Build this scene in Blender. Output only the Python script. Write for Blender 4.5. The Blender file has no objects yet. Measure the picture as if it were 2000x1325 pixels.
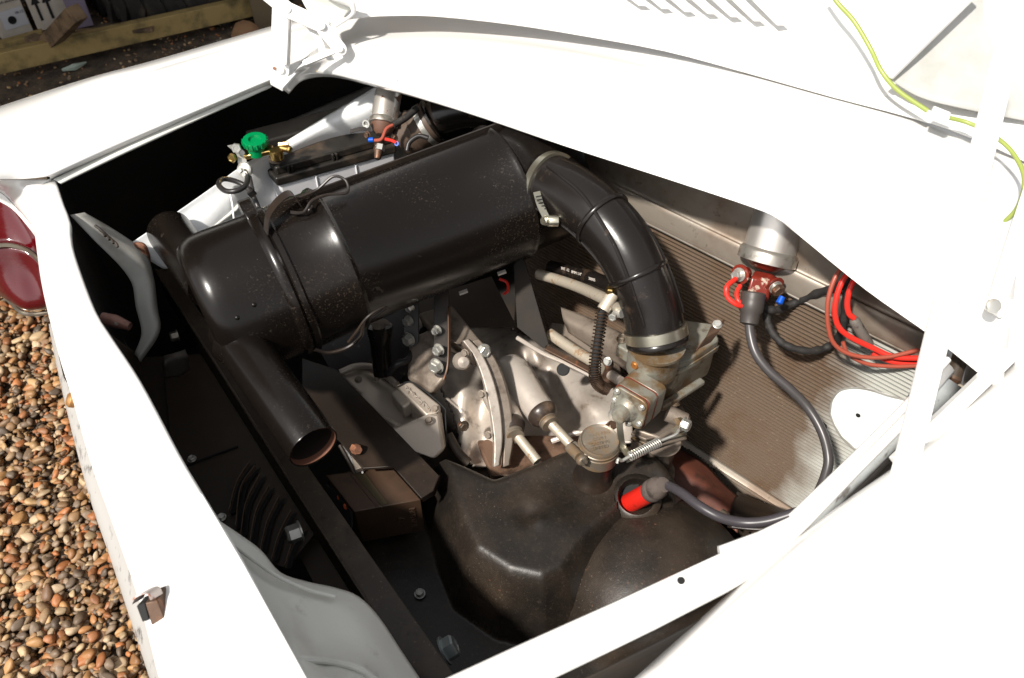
import bpy, bmesh, math, random
import numpy as np
from mathutils import Vector as V, Matrix
random.seed(3)
rng = np.random.default_rng(3)
R = math.radians
sc = bpy.context.scene
C = sc.collection

# ---------------------------------------------------------------- camera
PITCH = 45.0; CAMZ = 1.6; FPX = 2000 * 28.0 / 36.0
s_, c_ = math.sin(R(PITCH)), math.cos(R(PITCH))
cam = bpy.data.objects.new("camera", bpy.data.cameras.new("camera"))
C.objects.link(cam); sc.camera = cam
cam.location = (0, 0, CAMZ); cam.rotation_euler = (R(90 - PITCH), 0, 0)
cam.data.lens = 28; cam.data.sensor_width = 36; cam.data.clip_start = .02; cam.data.clip_end = 500
cam.data.dof.use_dof = True; cam.data.dof.focus_distance = 1.22; cam.data.dof.aperture_fstop = 9.0

# ---------------------------------------------------------------- sky and sun
w = bpy.data.worlds.new("World"); sc.world = w; w.use_nodes = True
nt = w.node_tree; bg = nt.nodes["Background"]
sky = nt.nodes.new("ShaderNodeTexSky"); sky.sky_type = 'NISHITA'; sky.sun_disc = False
SUN_FROM = V((-.68, -.76, 1.22)).normalized()
el = math.asin(SUN_FROM.z); az = math.atan2(SUN_FROM.x, SUN_FROM.y)
sky.sun_elevation = el; sky.sun_rotation = az; sky.air_density = 1; sky.dust_density = 1.5
hsv = nt.nodes.new("ShaderNodeHueSaturation"); hsv.inputs["Saturation"].default_value = .10     # thin high haze: a nearly neutral sky
nt.links.new(sky.outputs[0], hsv.inputs["Color"]); nt.links.new(hsv.outputs[0], bg.inputs[0]); bg.inputs[1].default_value = .125
sl = bpy.data.lights.new("sun", 'SUN'); sl.energy = 4.4; sl.angle = R(3.2); sl.color = (1, .945, .87)
so = bpy.data.objects.new("sun", sl); C.objects.link(so); so.location = SUN_FROM * 6
so.rotation_euler = SUN_FROM.to_track_quat('Z', 'Y').to_euler()
sc.view_settings.view_transform = 'Standard'; sc.view_settings.look = 'None'
sc.view_settings.exposure = .56; sc.view_settings.gamma = 1.0
sc.cycles.max_bounces = 8; sc.cycles.sample_clamp_indirect = 4

# ---------------------------------------------------------------- where a thing stands
def D(px, py, t):
    """the place seen at (px,py) of the 2000 px photograph, t metres in front of the lens plane"""
    x = (px - 1000) / FPX; v = (py - 662.5) / FPX
    return V((x * t, t * (c_ - v * s_), CAMZ - t * (s_ + v * c_)))
def P(px, py, z):
    """the same at height z above the ground"""
    v = (py - 662.5) / FPX
    return D(px, py, (CAMZ - z) / (s_ + v * c_))
def m(px, t): return px * t / FPX            # length in metres of px at distance t
UP = V((0, 0, 1))
VIEW = V((0, c_, -s_))                       # horizontal-ish helper: away and down

# ---------------------------------------------------------------- materials
MATS = {}
def mat(name, col, rough=.5, metal=0., layers=(), bump=None, coat=0., spec=.5, noise_var=.0, trans=0., ior=1.45, attr=None):
    mt = bpy.data.materials.new(name); mt.use_nodes = True; MATS[name] = mt
    n = mt.node_tree.nodes; l = mt.node_tree.links; b = n["Principled BSDF"]
    tc = n.new("ShaderNodeTexCoord")
    def noise(scale, det=4., rgh=.6, dist=0.):
        q = n.new("ShaderNodeTexNoise"); q.inputs["Scale"].default_value = scale
        q.inputs["Detail"].default_value = det; q.inputs["Roughness"].default_value = rgh
        q.inputs["Distortion"].default_value = dist
        l.new(tc.outputs["Object"], q.inputs["Vector"]); return q.outputs["Fac"]
    def rgb(c):
        q = n.new("ShaderNodeRGB"); q.outputs[0].default_value = (*c, 1); return q.outputs[0]
    def val(x):
        q = n.new("ShaderNodeValue"); q.outputs[0].default_value = x; return q.outputs[0]
    if attr:
        q = n.new("ShaderNodeAttribute"); q.attribute_name = attr; cs = q.outputs["Color"]
    else: cs = rgb(col)
    rs = val(rough); ms = val(metal)
    if noise_var:
        mx = n.new("ShaderNodeMix"); mx.data_type = 'RGBA'; mx.blend_type = 'MULTIPLY'
        mr = n.new("ShaderNodeMapRange"); mr.inputs[1].default_value = .3; mr.inputs[2].default_value = .7
        mr.inputs[3].default_value = 1 - noise_var; mr.inputs[4].default_value = 1 + noise_var
        l.new(noise(9, 6), mr.inputs[0]); mx.inputs[0].default_value = 1
        l.new(cs, mx.inputs[6]); l.new(mr.outputs[0], mx.inputs[7]); cs = mx.outputs[2]
    for L in layers:
        mr = n.new("ShaderNodeMapRange"); mr.interpolation_type = 'SMOOTHSTEP'
        mr.inputs[1].default_value = L["lo"]; mr.inputs[2].default_value = L["hi"]
        mr.inputs[3].default_value = 0; mr.inputs[4].default_value = L.get("amt", 1.)
        l.new(noise(L["s"], L.get("det", 5.), L.get("rgh", .62), L.get("dist", 0)), mr.inputs[0])
        f = mr.outputs[0]
        if "mask" in L:
            ms2, lo2, hi2 = L["mask"]
            m2 = n.new("ShaderNodeMapRange"); m2.interpolation_type = 'SMOOTHSTEP'
            m2.inputs[1].default_value = lo2; m2.inputs[2].default_value = hi2
            l.new(noise(ms2, 3), m2.inputs[0])
            mu = n.new("ShaderNodeMath"); mu.operation = 'MULTIPLY'; l.new(f, mu.inputs[0]); l.new(m2.outputs[0], mu.inputs[1]); f = mu.outputs[0]
        mx = n.new("ShaderNodeMix"); mx.data_type = 'RGBA'; l.new(f, mx.inputs[0]); l.new(cs, mx.inputs[6]); mx.inputs[7].default_value = (*L["c"], 1); cs = mx.outputs[2]
        if "r" in L:
            mx = n.new("ShaderNodeMix"); l.new(f, mx.inputs[0]); l.new(rs, mx.inputs[2]); mx.inputs[3].default_value = L["r"]; rs = mx.outputs[0]
        if "m" in L:
            mx = n.new("ShaderNodeMix"); l.new(f, mx.inputs[0]); l.new(ms, mx.inputs[2]); mx.inputs[3].default_value = L["m"]; ms = mx.outputs[0]
    l.new(cs, b.inputs["Base Color"]); l.new(rs, b.inputs["Roughness"]); l.new(ms, b.inputs["Metallic"])
    b.inputs["Coat Weight"].default_value = coat; b.inputs["Coat Roughness"].default_value = .12
    b.inputs["Specular IOR Level"].default_value = spec
    b.inputs["Transmission Weight"].default_value = trans; b.inputs["IOR"].default_value = ior
    if bump:
        last = None
        for (bs, st, ds) in bump:
            bp = n.new("ShaderNodeBump"); bp.inputs["Strength"].default_value = st; bp.inputs["Distance"].default_value = ds
            l.new(noise(bs, 3), bp.inputs["Height"])
            if last: l.new(last, bp.inputs["Normal"])
            last = bp.outputs[0]
        l.new(last, b.inputs["Normal"])
    return mt
DUST = (.13, .095, .07); BROWN = (.055, .034, .02)
white = mat("white_paint", (.70, .69, .668), .20, 0, coat=.6, layers=[
    dict(c=(.62, .60, .55), s=5, lo=.60, hi=.85, amt=.35), dict(c=(.35, .16, .06), s=60, lo=.74, hi=.80, amt=.6, mask=(4, .6, .7), r=.7)], bump=[(6, .05, .01)])
white_in = mat("white_paint_inner", (.78, .79, .79), .35, 0, layers=[
    dict(c=(.45, .36, .26), s=8, lo=.58, hi=.80, amt=.5, r=.6), dict(c=(.03, .025, .02), s=95, lo=.72, hi=.75, r=.7, mask=(11, .52, .62)),
    dict(c=(.30, .15, .07), s=30, lo=.70, hi=.78, amt=.7, r=.8)], bump=[(70, .25, .002)])
grey = mat("grey_white_paint", (.62, .62, .575), .42, 0, layers=[dict(c=(.28, .27, .24), s=6, lo=.5, hi=.8, amt=.5), dict(c=(.10, .07, .04), s=70, lo=.73, hi=.77, r=.7),
    dict(c=(.2, .16, .1), s=16, lo=.66, hi=.8, amt=.6)], bump=[(120, .12, .002)])
spec_d = [dict(c=(.03, .02, .014), s=5, lo=.54, hi=.80, amt=.3, r=.36), dict(c=(.09, .065, .045), s=300, lo=.54, hi=.72, amt=.45, r=.6, mask=(6, .46, .66)),
          dict(c=(.20, .16, .125), s=420, lo=.675, hi=.73, amt=.6, r=.8, mask=(10, .40, .60)), dict(c=(.07, .055, .045), s=34, lo=.66, hi=.70, amt=.3, r=.5)]
gloss = mat("black_gloss_paint", (.006, .0045, .0036), .24, 0, spec=.34, layers=spec_d, bump=[(14, .10, .004), (300, .06, .0006)])
satin = mat("black_satin_paint", (.016, .0115, .009), .36, 0, spec=.4, layers=[dict(c=BROWN, s=9, lo=.45, hi=.8, amt=.55, r=.6),
          dict(c=(.17, .13, .10), s=260, lo=.68, hi=.75, amt=.7, r=.8), dict(c=(.22, .08, .03), s=90, lo=.72, hi=.78, amt=.6, r=.8, mask=(8, .5, .6))], bump=[(220, .12, .001)])
crackle = mat("black_cover_paint", (.011, .009, .0075), .38, 0, spec=.45, layers=[dict(c=(.040, .028, .019), s=6, lo=.36, hi=.70, amt=.9, r=.46),
          dict(c=(.06, .045, .033), s=170, lo=.52, hi=.85, amt=.5, r=.55), dict(c=(.15, .115, .085), s=320, lo=.61, hi=.70, amt=.6, r=.8, mask=(8, .38, .62)),
          dict(c=(.17, .065, .03), s=150, lo=.62, hi=.70, amt=.8, r=.8, mask=(7, .54, .66))], bump=[(190, .20, .0015), (18, .15, .006)])
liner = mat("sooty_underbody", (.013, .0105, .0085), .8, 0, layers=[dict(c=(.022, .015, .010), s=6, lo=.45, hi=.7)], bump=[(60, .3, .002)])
brownp = mat("grimy_brown_black", (.040, .028, .019), .55, 0, layers=[dict(c=(.055, .036, .022), s=14, lo=.5, hi=.8), dict(c=(.16, .10, .06), s=240, lo=.70, hi=.76)], bump=[(90, .25, .001)])
rubber = mat("black_rubber", (.010, .008, .007), .24, 0, spec=.42, layers=[dict(c=(.08, .05, .03), s=22, lo=.58, hi=.76, amt=.6, r=.6), dict(c=(.16, .12, .09), s=230, lo=.69, hi=.75, amt=.7, r=.7)], bump=[(60, .12, .001)])
cable = mat("black_cable", (.020, .018, .018), .38, 0, layers=[dict(c=(.06, .05, .04), s=60, lo=.6, hi=.8, r=.6)])
tape = mat("cloth_tape", (.016, .014, .013), .7, 0, layers=[dict(c=(.06, .045, .035), s=90, lo=.55, hi=.8)], bump=[(90, .7, .002)])
alloy = mat("cast_alloy", (.56, .50, .44), .38, .45, layers=[dict(c=(.27, .22, .18), s=7, lo=.42, hi=.68, amt=.8, r=.5),
          dict(c=(.10, .07, .048), s=26, lo=.56, hi=.76, amt=.85, r=.65, m=.2), dict(c=(.62, .52, .40), s=300, lo=.69, hi=.74, amt=.6, r=.6)], bump=[(160, .22, .0012), (22, .2, .004)])
alloy_d = mat("grimy_alloy", (.26, .215, .175), .45, .4, layers=[dict(c=(.055, .038, .026), s=14, lo=.42, hi=.66, amt=.9, r=.6, m=.2),
          dict(c=(.4, .34, .27), s=260, lo=.69, hi=.74, amt=.6)], bump=[(150, .25, .0012), (24, .2, .004)])
carb = mat("carburettor_alloy", (.25, .243, .205), .38, .35, layers=[dict(c=(.15, .09, .04), s=26, lo=.42, hi=.62, amt=.95, r=.45, m=.3),
          dict(c=(.05, .032, .018), s=38, lo=.55, hi=.72, amt=.9, r=.55, m=.1), dict(c=(.42, .17, .03), s=34, lo=.66, hi=.76, amt=.8, r=.5, m=0)], bump=[(190, .2, .001)])
zinc = mat("zinc_plated_steel", (.55, .54, .50), .30, .7, layers=[dict(c=(.25, .18, .10), s=110, lo=.55, hi=.75, amt=.6, r=.55, m=.4)], bump=[(300, .1, .0005)])
band = mat("plated_clamp_steel", (.62, .58, .46), .28, .95, layers=[dict(c=(.35, .28, .16), s=40, lo=.5, hi=.75, amt=.6, r=.45)])
pipe_m = mat("old_plated_pipe", (.50, .44, .35), .42, .45, layers=[dict(c=(.20, .11, .05), s=46, lo=.54, hi=.66, amt=.9, r=.7, m=0)], bump=[(140, .2, .001)])
brass = mat("brass", (.72, .50, .18), .28, 1, layers=[dict(c=(.30, .17, .06), s=80, lo=.55, hi=.75, r=.5)])
rust = mat("rusty_steel", (.16, .07, .04), .75, .1, layers=[dict(c=(.35, .14, .07), s=80, lo=.45, hi=.7), dict(c=(.05, .03, .02), s=40, lo=.55, hi=.75)], bump=[(120, .5, .002)])
rustb = mat("browned_steel", (.10, .06, .04), .5, .5, layers=[dict(c=(.30, .12, .06), s=70, lo=.55, hi=.75)], bump=[(120, .3, .001)])
chrome = mat("chrome", (.75, .74, .72), .12, 1, layers=[dict(c=(.2, .18, .15), s=60, lo=.62, hi=.75, r=.4)])
redp = mat("red_plastic", (.62, .02, .012), .30, 0, layers=[dict(c=(.2, .02, .01), s=60, lo=.62, hi=.8, r=.5)])
redw = mat("red_wire", (.70, .03, .02), .35)
pinkw = mat("brown_red_wire", (.30, .065, .04), .38)
oxred = mat("red_oxide_bakelite", (.16, .02, .012), .28, 0, layers=[dict(c=(.45, .38, .30), s=45, lo=.60, hi=.68, r=.6)])
greenp = mat("green_plastic", (.0, .20, .06), .28, 0, layers=[dict(c=(.0, .1, .03), s=40, lo=.6, hi=.8)])
bluep = mat("blue_plastic", (.0, .07, .42), .35)
lime = mat("yellow_green_wire", (.25, .30, .07), .35)
lens = mat("red_lens", (.07, .0, .002), .10, 0, coat=.8, bump=[(150, .3, .001)])
lensg = mat("lens_chrome_bezel", (.22, .19, .15), .3, .8)
amber = mat("copper_lamp", (.50, .26, .10), .3, .6)
battw = mat("battery_case_white", (.70, .70, .72), .35, 0, layers=[dict(c=(.5, .42, .33), s=10, lo=.6, hi=.85, amt=.5)])
battk = mat("battery_lid_black", (.018, .016, .014), .32, 0, layers=[dict(c=(.085, .06, .04), s=16, lo=.45, hi=.7, amt=.8, r=.6), dict(c=(.2, .15, .1), s=240, lo=.69, hi=.75)])
dustg = mat("dusty_grey_metal", (.17, .15, .13), .5, .3, layers=[dict(c=(.08, .06, .04), s=12, lo=.45, hi=.7)])
tank = mat("radiator_tank_metal", (.27, .235, .195), .38, .4, layers=[dict(c=(.17, .12, .085), s=6, lo=.42, hi=.64, amt=.9, r=.55),
          dict(c=(.09, .06, .04), s=60, lo=.60, hi=.75, r=.7, m=.1)], bump=[(50, .12, .002)])
fin_m = mat("dusty_radiator_fin", (.155, .112, .080), .5, .2, layers=[dict(c=(.12, .07, .04), s=7, lo=.42, hi=.68, amt=.8), dict(c=(.32, .25, .185), s=200, lo=.60, hi=.72, amt=.7)])
core_m = mat("radiator_core", (.028, .017, .011), .8, 0, layers=[dict(c=(.05, .033, .021), s=10, lo=.45, hi=.7)])
def overspray(mt, d, k0, k1, col):
    """white paint oversprayed on one end of the radiator"""
    n = mt.node_tree.nodes; l = mt.node_tree.links; b = n["Principled BSDF"]; src = b.inputs["Base Color"].links[0].from_socket
    tc = n.new("ShaderNodeTexCoord"); dp = n.new("ShaderNodeVectorMath"); dp.operation = 'DOT_PRODUCT'; l.new(tc.outputs["Object"], dp.inputs[0]); dp.inputs[1].default_value = d
    q = n.new("ShaderNodeTexNoise"); q.inputs["Scale"].default_value = 14; q.inputs["Detail"].default_value = 5; l.new(tc.outputs["Object"], q.inputs["Vector"])
    ad = n.new("ShaderNodeMath"); ad.operation = 'MULTIPLY_ADD'; l.new(q.outputs["Fac"], ad.inputs[0]); ad.inputs[1].default_value = .14; l.new(dp.outputs["Value"], ad.inputs[2])
    mr = n.new("ShaderNodeMapRange"); mr.inputs[1].default_value = k0 + .07; mr.inputs[2].default_value = k1 + .07; l.new(ad.outputs[0], mr.inputs[0])
    mx = n.new("ShaderNodeMix"); mx.data_type = 'RGBA'; l.new(mr.outputs[0], mx.inputs[0]); l.new(src, mx.inputs[6]); mx.inputs[7].default_value = (*col, 1)
    l.new(mx.outputs[2], b.inputs["Base Color"])
fin_l = mat("whitened_radiator_fin", (.42, .40, .35), .55, .1, layers=[dict(c=(.2, .15, .1), s=9, lo=.45, hi=.7)])
core_l = mat("whitened_radiator_core", (.22, .20, .17), .8, 0)
duct = mat("red_brown_duct", (.10, .032, .020), .5, .1, layers=[dict(c=(.03, .015, .01), s=14, lo=.5, hi=.7)])
inner_pipe = mat("sunlit_pipe_lip", (.20, .09, .06), .45, .4)  # lighter colour for the mouth, where sun reaches just inside the pipe
pipe_dark = mat("shaded_pipe_inside", (.012, .007, .005), .6)  # near-black colour stands in for the shade deeper in the pipe
spring_m = mat("dark_spring_steel", (.13, .085, .06), .35, .85, layers=[dict(c=(.05, .03, .02), s=90, lo=.5, hi=.7)])
capm = mat("grimy_brass_cap", (.22, .185, .145), .40, .5, layers=[dict(c=(.17, .11, .06), s=45, lo=.45, hi=.62, amt=.9, r=.6, m=.2)], bump=[(160, .2, .001)])
blockm = mat("brown_rubber_block", (.052, .029, .017), .48, 0, layers=[dict(c=(.03, .02, .012), s=18, lo=.45, hi=.7), dict(c=(.24, .18, .13), s=250, lo=.70, hi=.75)], bump=[(70, .2, .001)])
orangeflk = mat("orange_rust_flake", (.62, .12, .03), .7)
wood = mat("weathered_timber", (.28, .20, .075), .8, 0, layers=[dict(c=(.08, .06, .025), s=9, lo=.4, hi=.7)], bump=[(40, .5, .003)])
wood2 = mat("brown_timber", (.17, .11, .06), .8, 0, layers=[dict(c=(.045, .028, .016), s=14, lo=.4, hi=.7)], bump=[(40, .5, .003)])
carton = mat("carton_board", (.42, .37, .31), .8, 0, noise_var=.15)
cartonb = mat("carton_blue", (.05, .06, .16), .8)
cartonbb = mat("carton_deep_blue", (.008, .02, .20), .7)
cartono = mat("carton_orange_brown", (.16, .04, .015), .8)
lav = mat("lavender_carton", (.17, .14, .19), .8, 0, noise_var=.1)
ink = mat("black_ink", (.01, .01, .01), .8)
paper = mat("white_label", (.42, .42, .44), .8)
tyre = mat("dusty_tyre_rubber", (.014, .012, .010), .8, 0, layers=[dict(c=(.05, .038, .027), s=16, lo=.5, hi=.75)])
dirt = mat("gravel_earth", (.10, .072, .048), .95, 0, layers=[dict(c=(.04, .03, .022), s=12, lo=.4, hi=.65), dict(c=(.20, .12, .06), s=60, lo=.60, hi=.72)], bump=[(50, .8, .01)])
pebm = mat("flint_pebble", (.2, .1, .05), .55, 0, attr="tint", layers=[dict(c=(.10, .06, .035), s=60, lo=.55, hi=.8, amt=.5)], bump=[(120, .25, .002)])
plasticsheet = mat("pale_green_plastic_scrap", (.28, .33, .28), .5)
alloy_m = mat("dull_alloy", (.44, .38, .32), .42, .4, layers=[dict(c=(.12, .085, .06), s=12, lo=.48, hi=.70, amt=.8, r=.55), dict(c=(.5, .42, .33), s=260, lo=.69, hi=.74, amt=.5)], bump=[(150, .25, .0012)])
grey_d = mat("aged_grey_paint", (.30, .295, .27), .45, 0, layers=[dict(c=(.12, .10, .08), s=9, lo=.45, hi=.75, amt=.8), dict(c=(.05, .03, .02), s=70, lo=.68, hi=.74)], bump=[(60, .2, .002)])
white_txt = mat("white_print", (.55, .50, .45), .6)
weld = mat("bare_weld_metal", (.55, .5, .45), .3, .9)

# ---------------------------------------------------------------- building helpers
ORG = {}
def thing(name, label, cat, at=(0, 0, 0), group=None):
    o = bpy.data.objects.new(name, None); C.objects.link(o); o.location = at; o.empty_display_size = .05
    o['label'] = label; o['category'] = cat
    if group: o['group'] = group
    ORG[o] = V(at); return o
def tag(o, label, cat, group=None):
    o['label'] = label; o['category'] = cat
    if group: o['group'] = group
    return o
def obj(name, vs, fs, mt, parent=None, smooth=True, bevel=0., seg=2, solid=0., off=-1, sub=0, label=None, sharp=40):
    org = ORG[parent] if parent else V((0, 0, 0))
    me = bpy.data.meshes.new(name)
    if parent is None and len(vs):
        a = np.array([tuple(v) for v in vs]); org = V(tuple((a.min(0) + a.max(0)) / 2)); org.z = a[:, 2].min()
    me.from_pydata([tuple(V(v) - org) for v in vs], [], [tuple(f) for f in fs]); me.materials.append(mt)
    bm = bmesh.new(); bm.from_mesh(me); bmesh.ops.recalc_face_normals(bm, faces=bm.faces)
    if smooth:
        for f in bm.faces: f.smooth = True
        ca = math.cos(R(sharp))
        for e in bm.edges:
            if len(e.link_faces) == 2 and e.link_faces[0].normal.dot(e.link_faces[1].normal) < ca: e.smooth = False
    bm.to_mesh(me); bm.free()
    o = bpy.data.objects.new(name, me); C.objects.link(o)
    if parent: o.parent = parent
    else: o.location = org
    ORG[o] = org
    if sub:
        x = o.modifiers.new("sub", 'SUBSURF'); x.levels = x.render_levels = sub
    if solid:
        x = o.modifiers.new("solid", 'SOLIDIFY'); x.thickness = solid; x.offset = off; x.use_even_offset = False
    if bevel:
        x = o.modifiers.new("bevel", 'BEVEL'); x.width = bevel; x.segments = seg; x.limit_method = 'ANGLE'; x.angle_limit = R(35)
        x.harden_normals = False
    if label: o['label'] = label
    return o
def cr(pts, n=8):
    """smooth curve through points (any dimension)"""
    p = np.array([tuple(q) for q in pts], float)
    if len(p) < 3 or n <= 1: return p
    p = np.vstack([2 * p[0] - p[1], p, 2 * p[-1] - p[-2]]); out = []
    for i in range(1, len(p) - 2):
        for k in range(n):
            u = k / n; a, b, c, d = p[i - 1], p[i], p[i + 1], p[i + 2]
            out.append(.5 * ((2 * b) + (c - a) * u + (2 * a - 5 * b + 4 * c - d) * u * u + (3 * b - a - 3 * c + d) * u ** 3))
    out.append(p[-2]); return np.array(out)
def frames(pts):
    T = np.gradient(pts, axis=0); T /= np.linalg.norm(T, axis=1)[:, None] + 1e-12
    a = V(T[0]); n0 = a.orthogonal().normalized(); N = []
    for i in range(len(pts)):
        t = V(T[i]); n0 = (n0 - t * n0.dot(t)).normalized(); N.append(n0.copy())
    return T, N
def tube_geo(pts, r, seg=12, n=8, caps=True, hollow=0):
    pp = cr(pts, n); k = len(pp)
    rr = np.full(k, r, float) if np.isscalar(r) else np.interp(np.linspace(0, 1, k), np.linspace(0, 1, len(r)), r)
    T, N = frames(pp); vs = []; fs = []
    for i in range(k):
        t = V(T[i]); a = N[i]; b = t.cross(a)
        for j in range(seg):
            an = 2 * math.pi * j / seg
            vs.append(V(pp[i]) + (a * math.cos(an) + b * math.sin(an)) * rr[i])
    for i in range(k - 1):
        for j in range(seg):
            fs.append((i * seg + j, i * seg + (j + 1) % seg, (i + 1) * seg + (j + 1) % seg, (i + 1) * seg + j))
    if caps: fs.append(tuple(range(seg))[::-1]); fs.append(tuple((k - 1) * seg + j for j in range(seg)))
    return vs, fs
def tube(name, pts, r, mt, parent=None, seg=12, n=8, caps=True, label=None, **kw):
    vs, fs = tube_geo(pts, r, seg, n, caps); return obj(name, vs, fs, mt, parent, label=label, **kw)
def lathe_geo(p, ax, prof, seg=32, ref=None, cap=(1, 1)):
    p = V(p); ax = V(ax).normalized()
    a = (V(ref) - ax * V(ref).dot(ax)).normalized() if ref is not None else ax.orthogonal().normalized()
    b = ax.cross(a); vs = []; fs = []
    for (d, r) in prof:
        for j in range(seg):
            an = 2 * math.pi * j / seg; vs.append(p + ax * d + (a * math.cos(an) + b * math.sin(an)) * max(r, 1e-5))
    for i in range(len(prof) - 1):
        for j in range(seg):
            fs.append((i * seg + j, i * seg + (j + 1) % seg, (i + 1) * seg + (j + 1) % seg, (i + 1) * seg + j))
    if prof[0][1] > 0 and cap[0]: fs.append(tuple(range(seg))[::-1])
    if prof[-1][1] > 0 and cap[1]: k = len(prof) - 1; fs.append(tuple(k * seg + j for j in range(seg)))
    return vs, fs
def lathe(name, p, ax, prof, mt, parent=None, seg=32, ref=None, cap=(1, 1), **kw):
    vs, fs = lathe_geo(p, ax, prof, seg, ref, cap); return obj(name, vs, fs, mt, parent, **kw)
def join(*gs):
    vs = []; fs = []
    for v, f in gs:
        k = len(vs); vs += list(v); fs += [tuple(i + k for i in q) for q in f]
    return vs, fs
def bolt(p, nrm, r, mt, parent=None, name="bolt", washer=True, h=None, spin=0.):
    nrm = V(nrm).normalized(); h = h or r * .75; g = []
    ref = Matrix.Rotation(spin, 3, nrm) @ nrm.orthogonal()
    if washer: g.append(lathe_geo(p, nrm, [(0, r * 1.25), (r * .16, r * 1.25), (r * .18, r * 1.2), (r * .18, 0)], 20))
    g.append(lathe_geo(V(p) + nrm * r * .18, nrm, [(0, r), (h * .82, r), (h, r * .86), (h, r * .6), (h * .93, r * .52), (h * .93, 0)], 6, ref=ref))
    vs, fs = join(*g); return obj(name, vs, fs, mt, parent, smooth=True, sharp=20)
def screw(p, nrm, r, mt, parent=None, name="screw", slot=V((1, 0, 0))):
    nrm = V(nrm).normalized(); s = (V(slot) - nrm * V(slot).dot(nrm)).normalized(); q = nrm.cross(s); g = []
    g.append(lathe_geo(p, nrm, [(0, r * 1.15), (r * .15, r * 1.15), (r * .15, r), (r * .55, r), (r * .75, r * .8), (r * .75, 0)], 18))
    for sgn in (-1, 1):          # two raised halves leave the slot between them
        a = V(p) + nrm * r * .75; vs = []
        for k in range(7):
            an = math.pi * k / 6; vs.append(a + s * r * .8 * math.cos(an) + q * sgn * (r * .14 + r * .6 * math.sin(an)))
        top = [v + nrm * r * .2 for v in vs]; n = 7
        g.append((vs + top, [tuple(range(n, 2 * n))] + [(i, (i + 1) % n, n + (i + 1) % n, n + i) for i in range(n)]))
    vs, fs = join(*g); return obj(name, vs, fs, mt, parent, sharp=25)
def prism_geo(pts, vec):
    n = len(pts); pts = [V(p) for p in pts]; q = [p + V(vec) for p in pts]
    return pts + q, [tuple(range(n))[::-1], tuple(range(n, 2 * n))] + [(i, (i + 1) % n, n + (i + 1) % n, n + i) for i in range(n)]
def prism(name, pts, vec, mt, parent=None, bevel=.002, seg=2, **kw):
    vs, fs = prism_geo(pts, vec); return obj(name, vs, fs, mt, parent, bevel=bevel, seg=seg, **kw)
def box_geo(o, a, b, c):
    o, a, b, c = V(o), V(a), V(b), V(c); return prism_geo([o, o + a, o + a + b, o + b], c)
def bar_geo(p, q, wdt, hgt, up=UP):
    p, q = V(p), V(q); d = (q - p).normalized(); s = d.cross(V(up)).normalized(); u = s.cross(d)
    return box_geo(p - s * wdt / 2 - u * hgt / 2, s * wdt, u * hgt, q - p)
def bar(name, p, q, wdt, hgt, mt, parent=None, up=UP, **kw):
    vs, fs = bar_geo(p, q, wdt, hgt, up); kw.setdefault("bevel", .0015); return obj(name, vs, fs, mt, parent, **kw)
def strip_geo(pts, wvec, th, n=6):
    """bent flat strip: path, width vector, thickness"""
    pp = cr(pts, n); w_ = V(wvec); T, _ = frames(pp); vs = []; fs = []
    for i, p in enumerate(pp):
        nn = V(T[i]).cross(w_).normalized() * th / 2
        vs += [V(p) - w_ / 2 - nn, V(p) + w_ / 2 - nn, V(p) + w_ / 2 + nn, V(p) - w_ / 2 + nn]
    for i in range(len(pp) - 1):
        for j in range(4): fs.append((i * 4 + j, i * 4 + (j + 1) % 4, i * 4 + 4 + (j + 1) % 4, i * 4 + 4 + j))
    fs += [(3, 2, 1, 0), tuple(len(vs) - 4 + j for j in range(4))]
    return vs, fs
def surf_geo(rows, nu=6, nv=6):
    a = [cr(r, nu) for r in rows]; a = np.array(a); cols = [cr(a[:, j], nv) for j in range(a.shape[1])]
    g = np.array(cols).transpose(1, 0, 2); h, w_, _ = g.shape
    vs = [V(x) for x in g.reshape(-1, 3)]
    fs = [(i * w_ + j, i * w_ + j + 1, (i + 1) * w_ + j + 1, (i + 1) * w_ + j) for i in range(h - 1) for j in range(w_ - 1)]
    return vs, fs
def surf(name, rows, mt, parent=None, nu=6, nv=6, solid=.0015, off=-1, **kw):
    vs, fs = surf_geo(rows, nu, nv); return obj(name, vs, fs, mt, parent, solid=solid, off=off, sharp=60, **kw)
def text(body, p, right, up, size, mt, parent, name="lettering", depth=.0004, align='CENTER', arc=None):
    cu = bpy.data.curves.new("txt", 'FONT'); cu.body = body; cu.size = size; cu.extrude = depth; cu.align_x = align; cu.align_y = 'CENTER'; cu.resolution_u = 2
    t = bpy.data.objects.new("txt", cu); me = bpy.data.meshes.new_from_object(t); bpy.data.objects.remove(t)
    r_ = V(right).normalized(); u_ = (V(up) - r_ * V(up).dot(r_)).normalized(); n_ = r_.cross(u_)
    vs = [V(p) + r_ * v.co.x + u_ * v.co.y + n_ * v.co.z for v in me.vertices]
    return obj(name, vs, [tuple(f.vertices) for f in me.polygons], mt, parent, smooth=False)
def helix(p, q, r, turns, per=10):
    p, q = V(p), V(q); d = (q - p); t = d.normalized(); a = t.orthogonal().normalized(); b = t.cross(a); N = int(turns * per)
    return [p + d * (i / N) + (a * math.cos(2 * math.pi * i / per) + b * math.sin(2 * math.pi * i / per)) * r for i in range(N + 1)]
def helix_path(path, r, turns, per=10):
    pp = cr(path, 12); T, N = frames(pp); k = int(turns * per); out = []
    for i in range(k + 1):
        u = i / k * (len(pp) - 1); j = min(int(u), len(pp) - 2); f = u - j
        p = V(pp[j] * (1 - f) + pp[j + 1] * f); t = V(T[j]); a = N[j]; b = t.cross(a); an = 2 * math.pi * i / per
        out.append(p + (a * math.cos(an) + b * math.sin(an)) * r)
    return out
def struct(o): o['kind'] = 'structure'; return o
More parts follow.
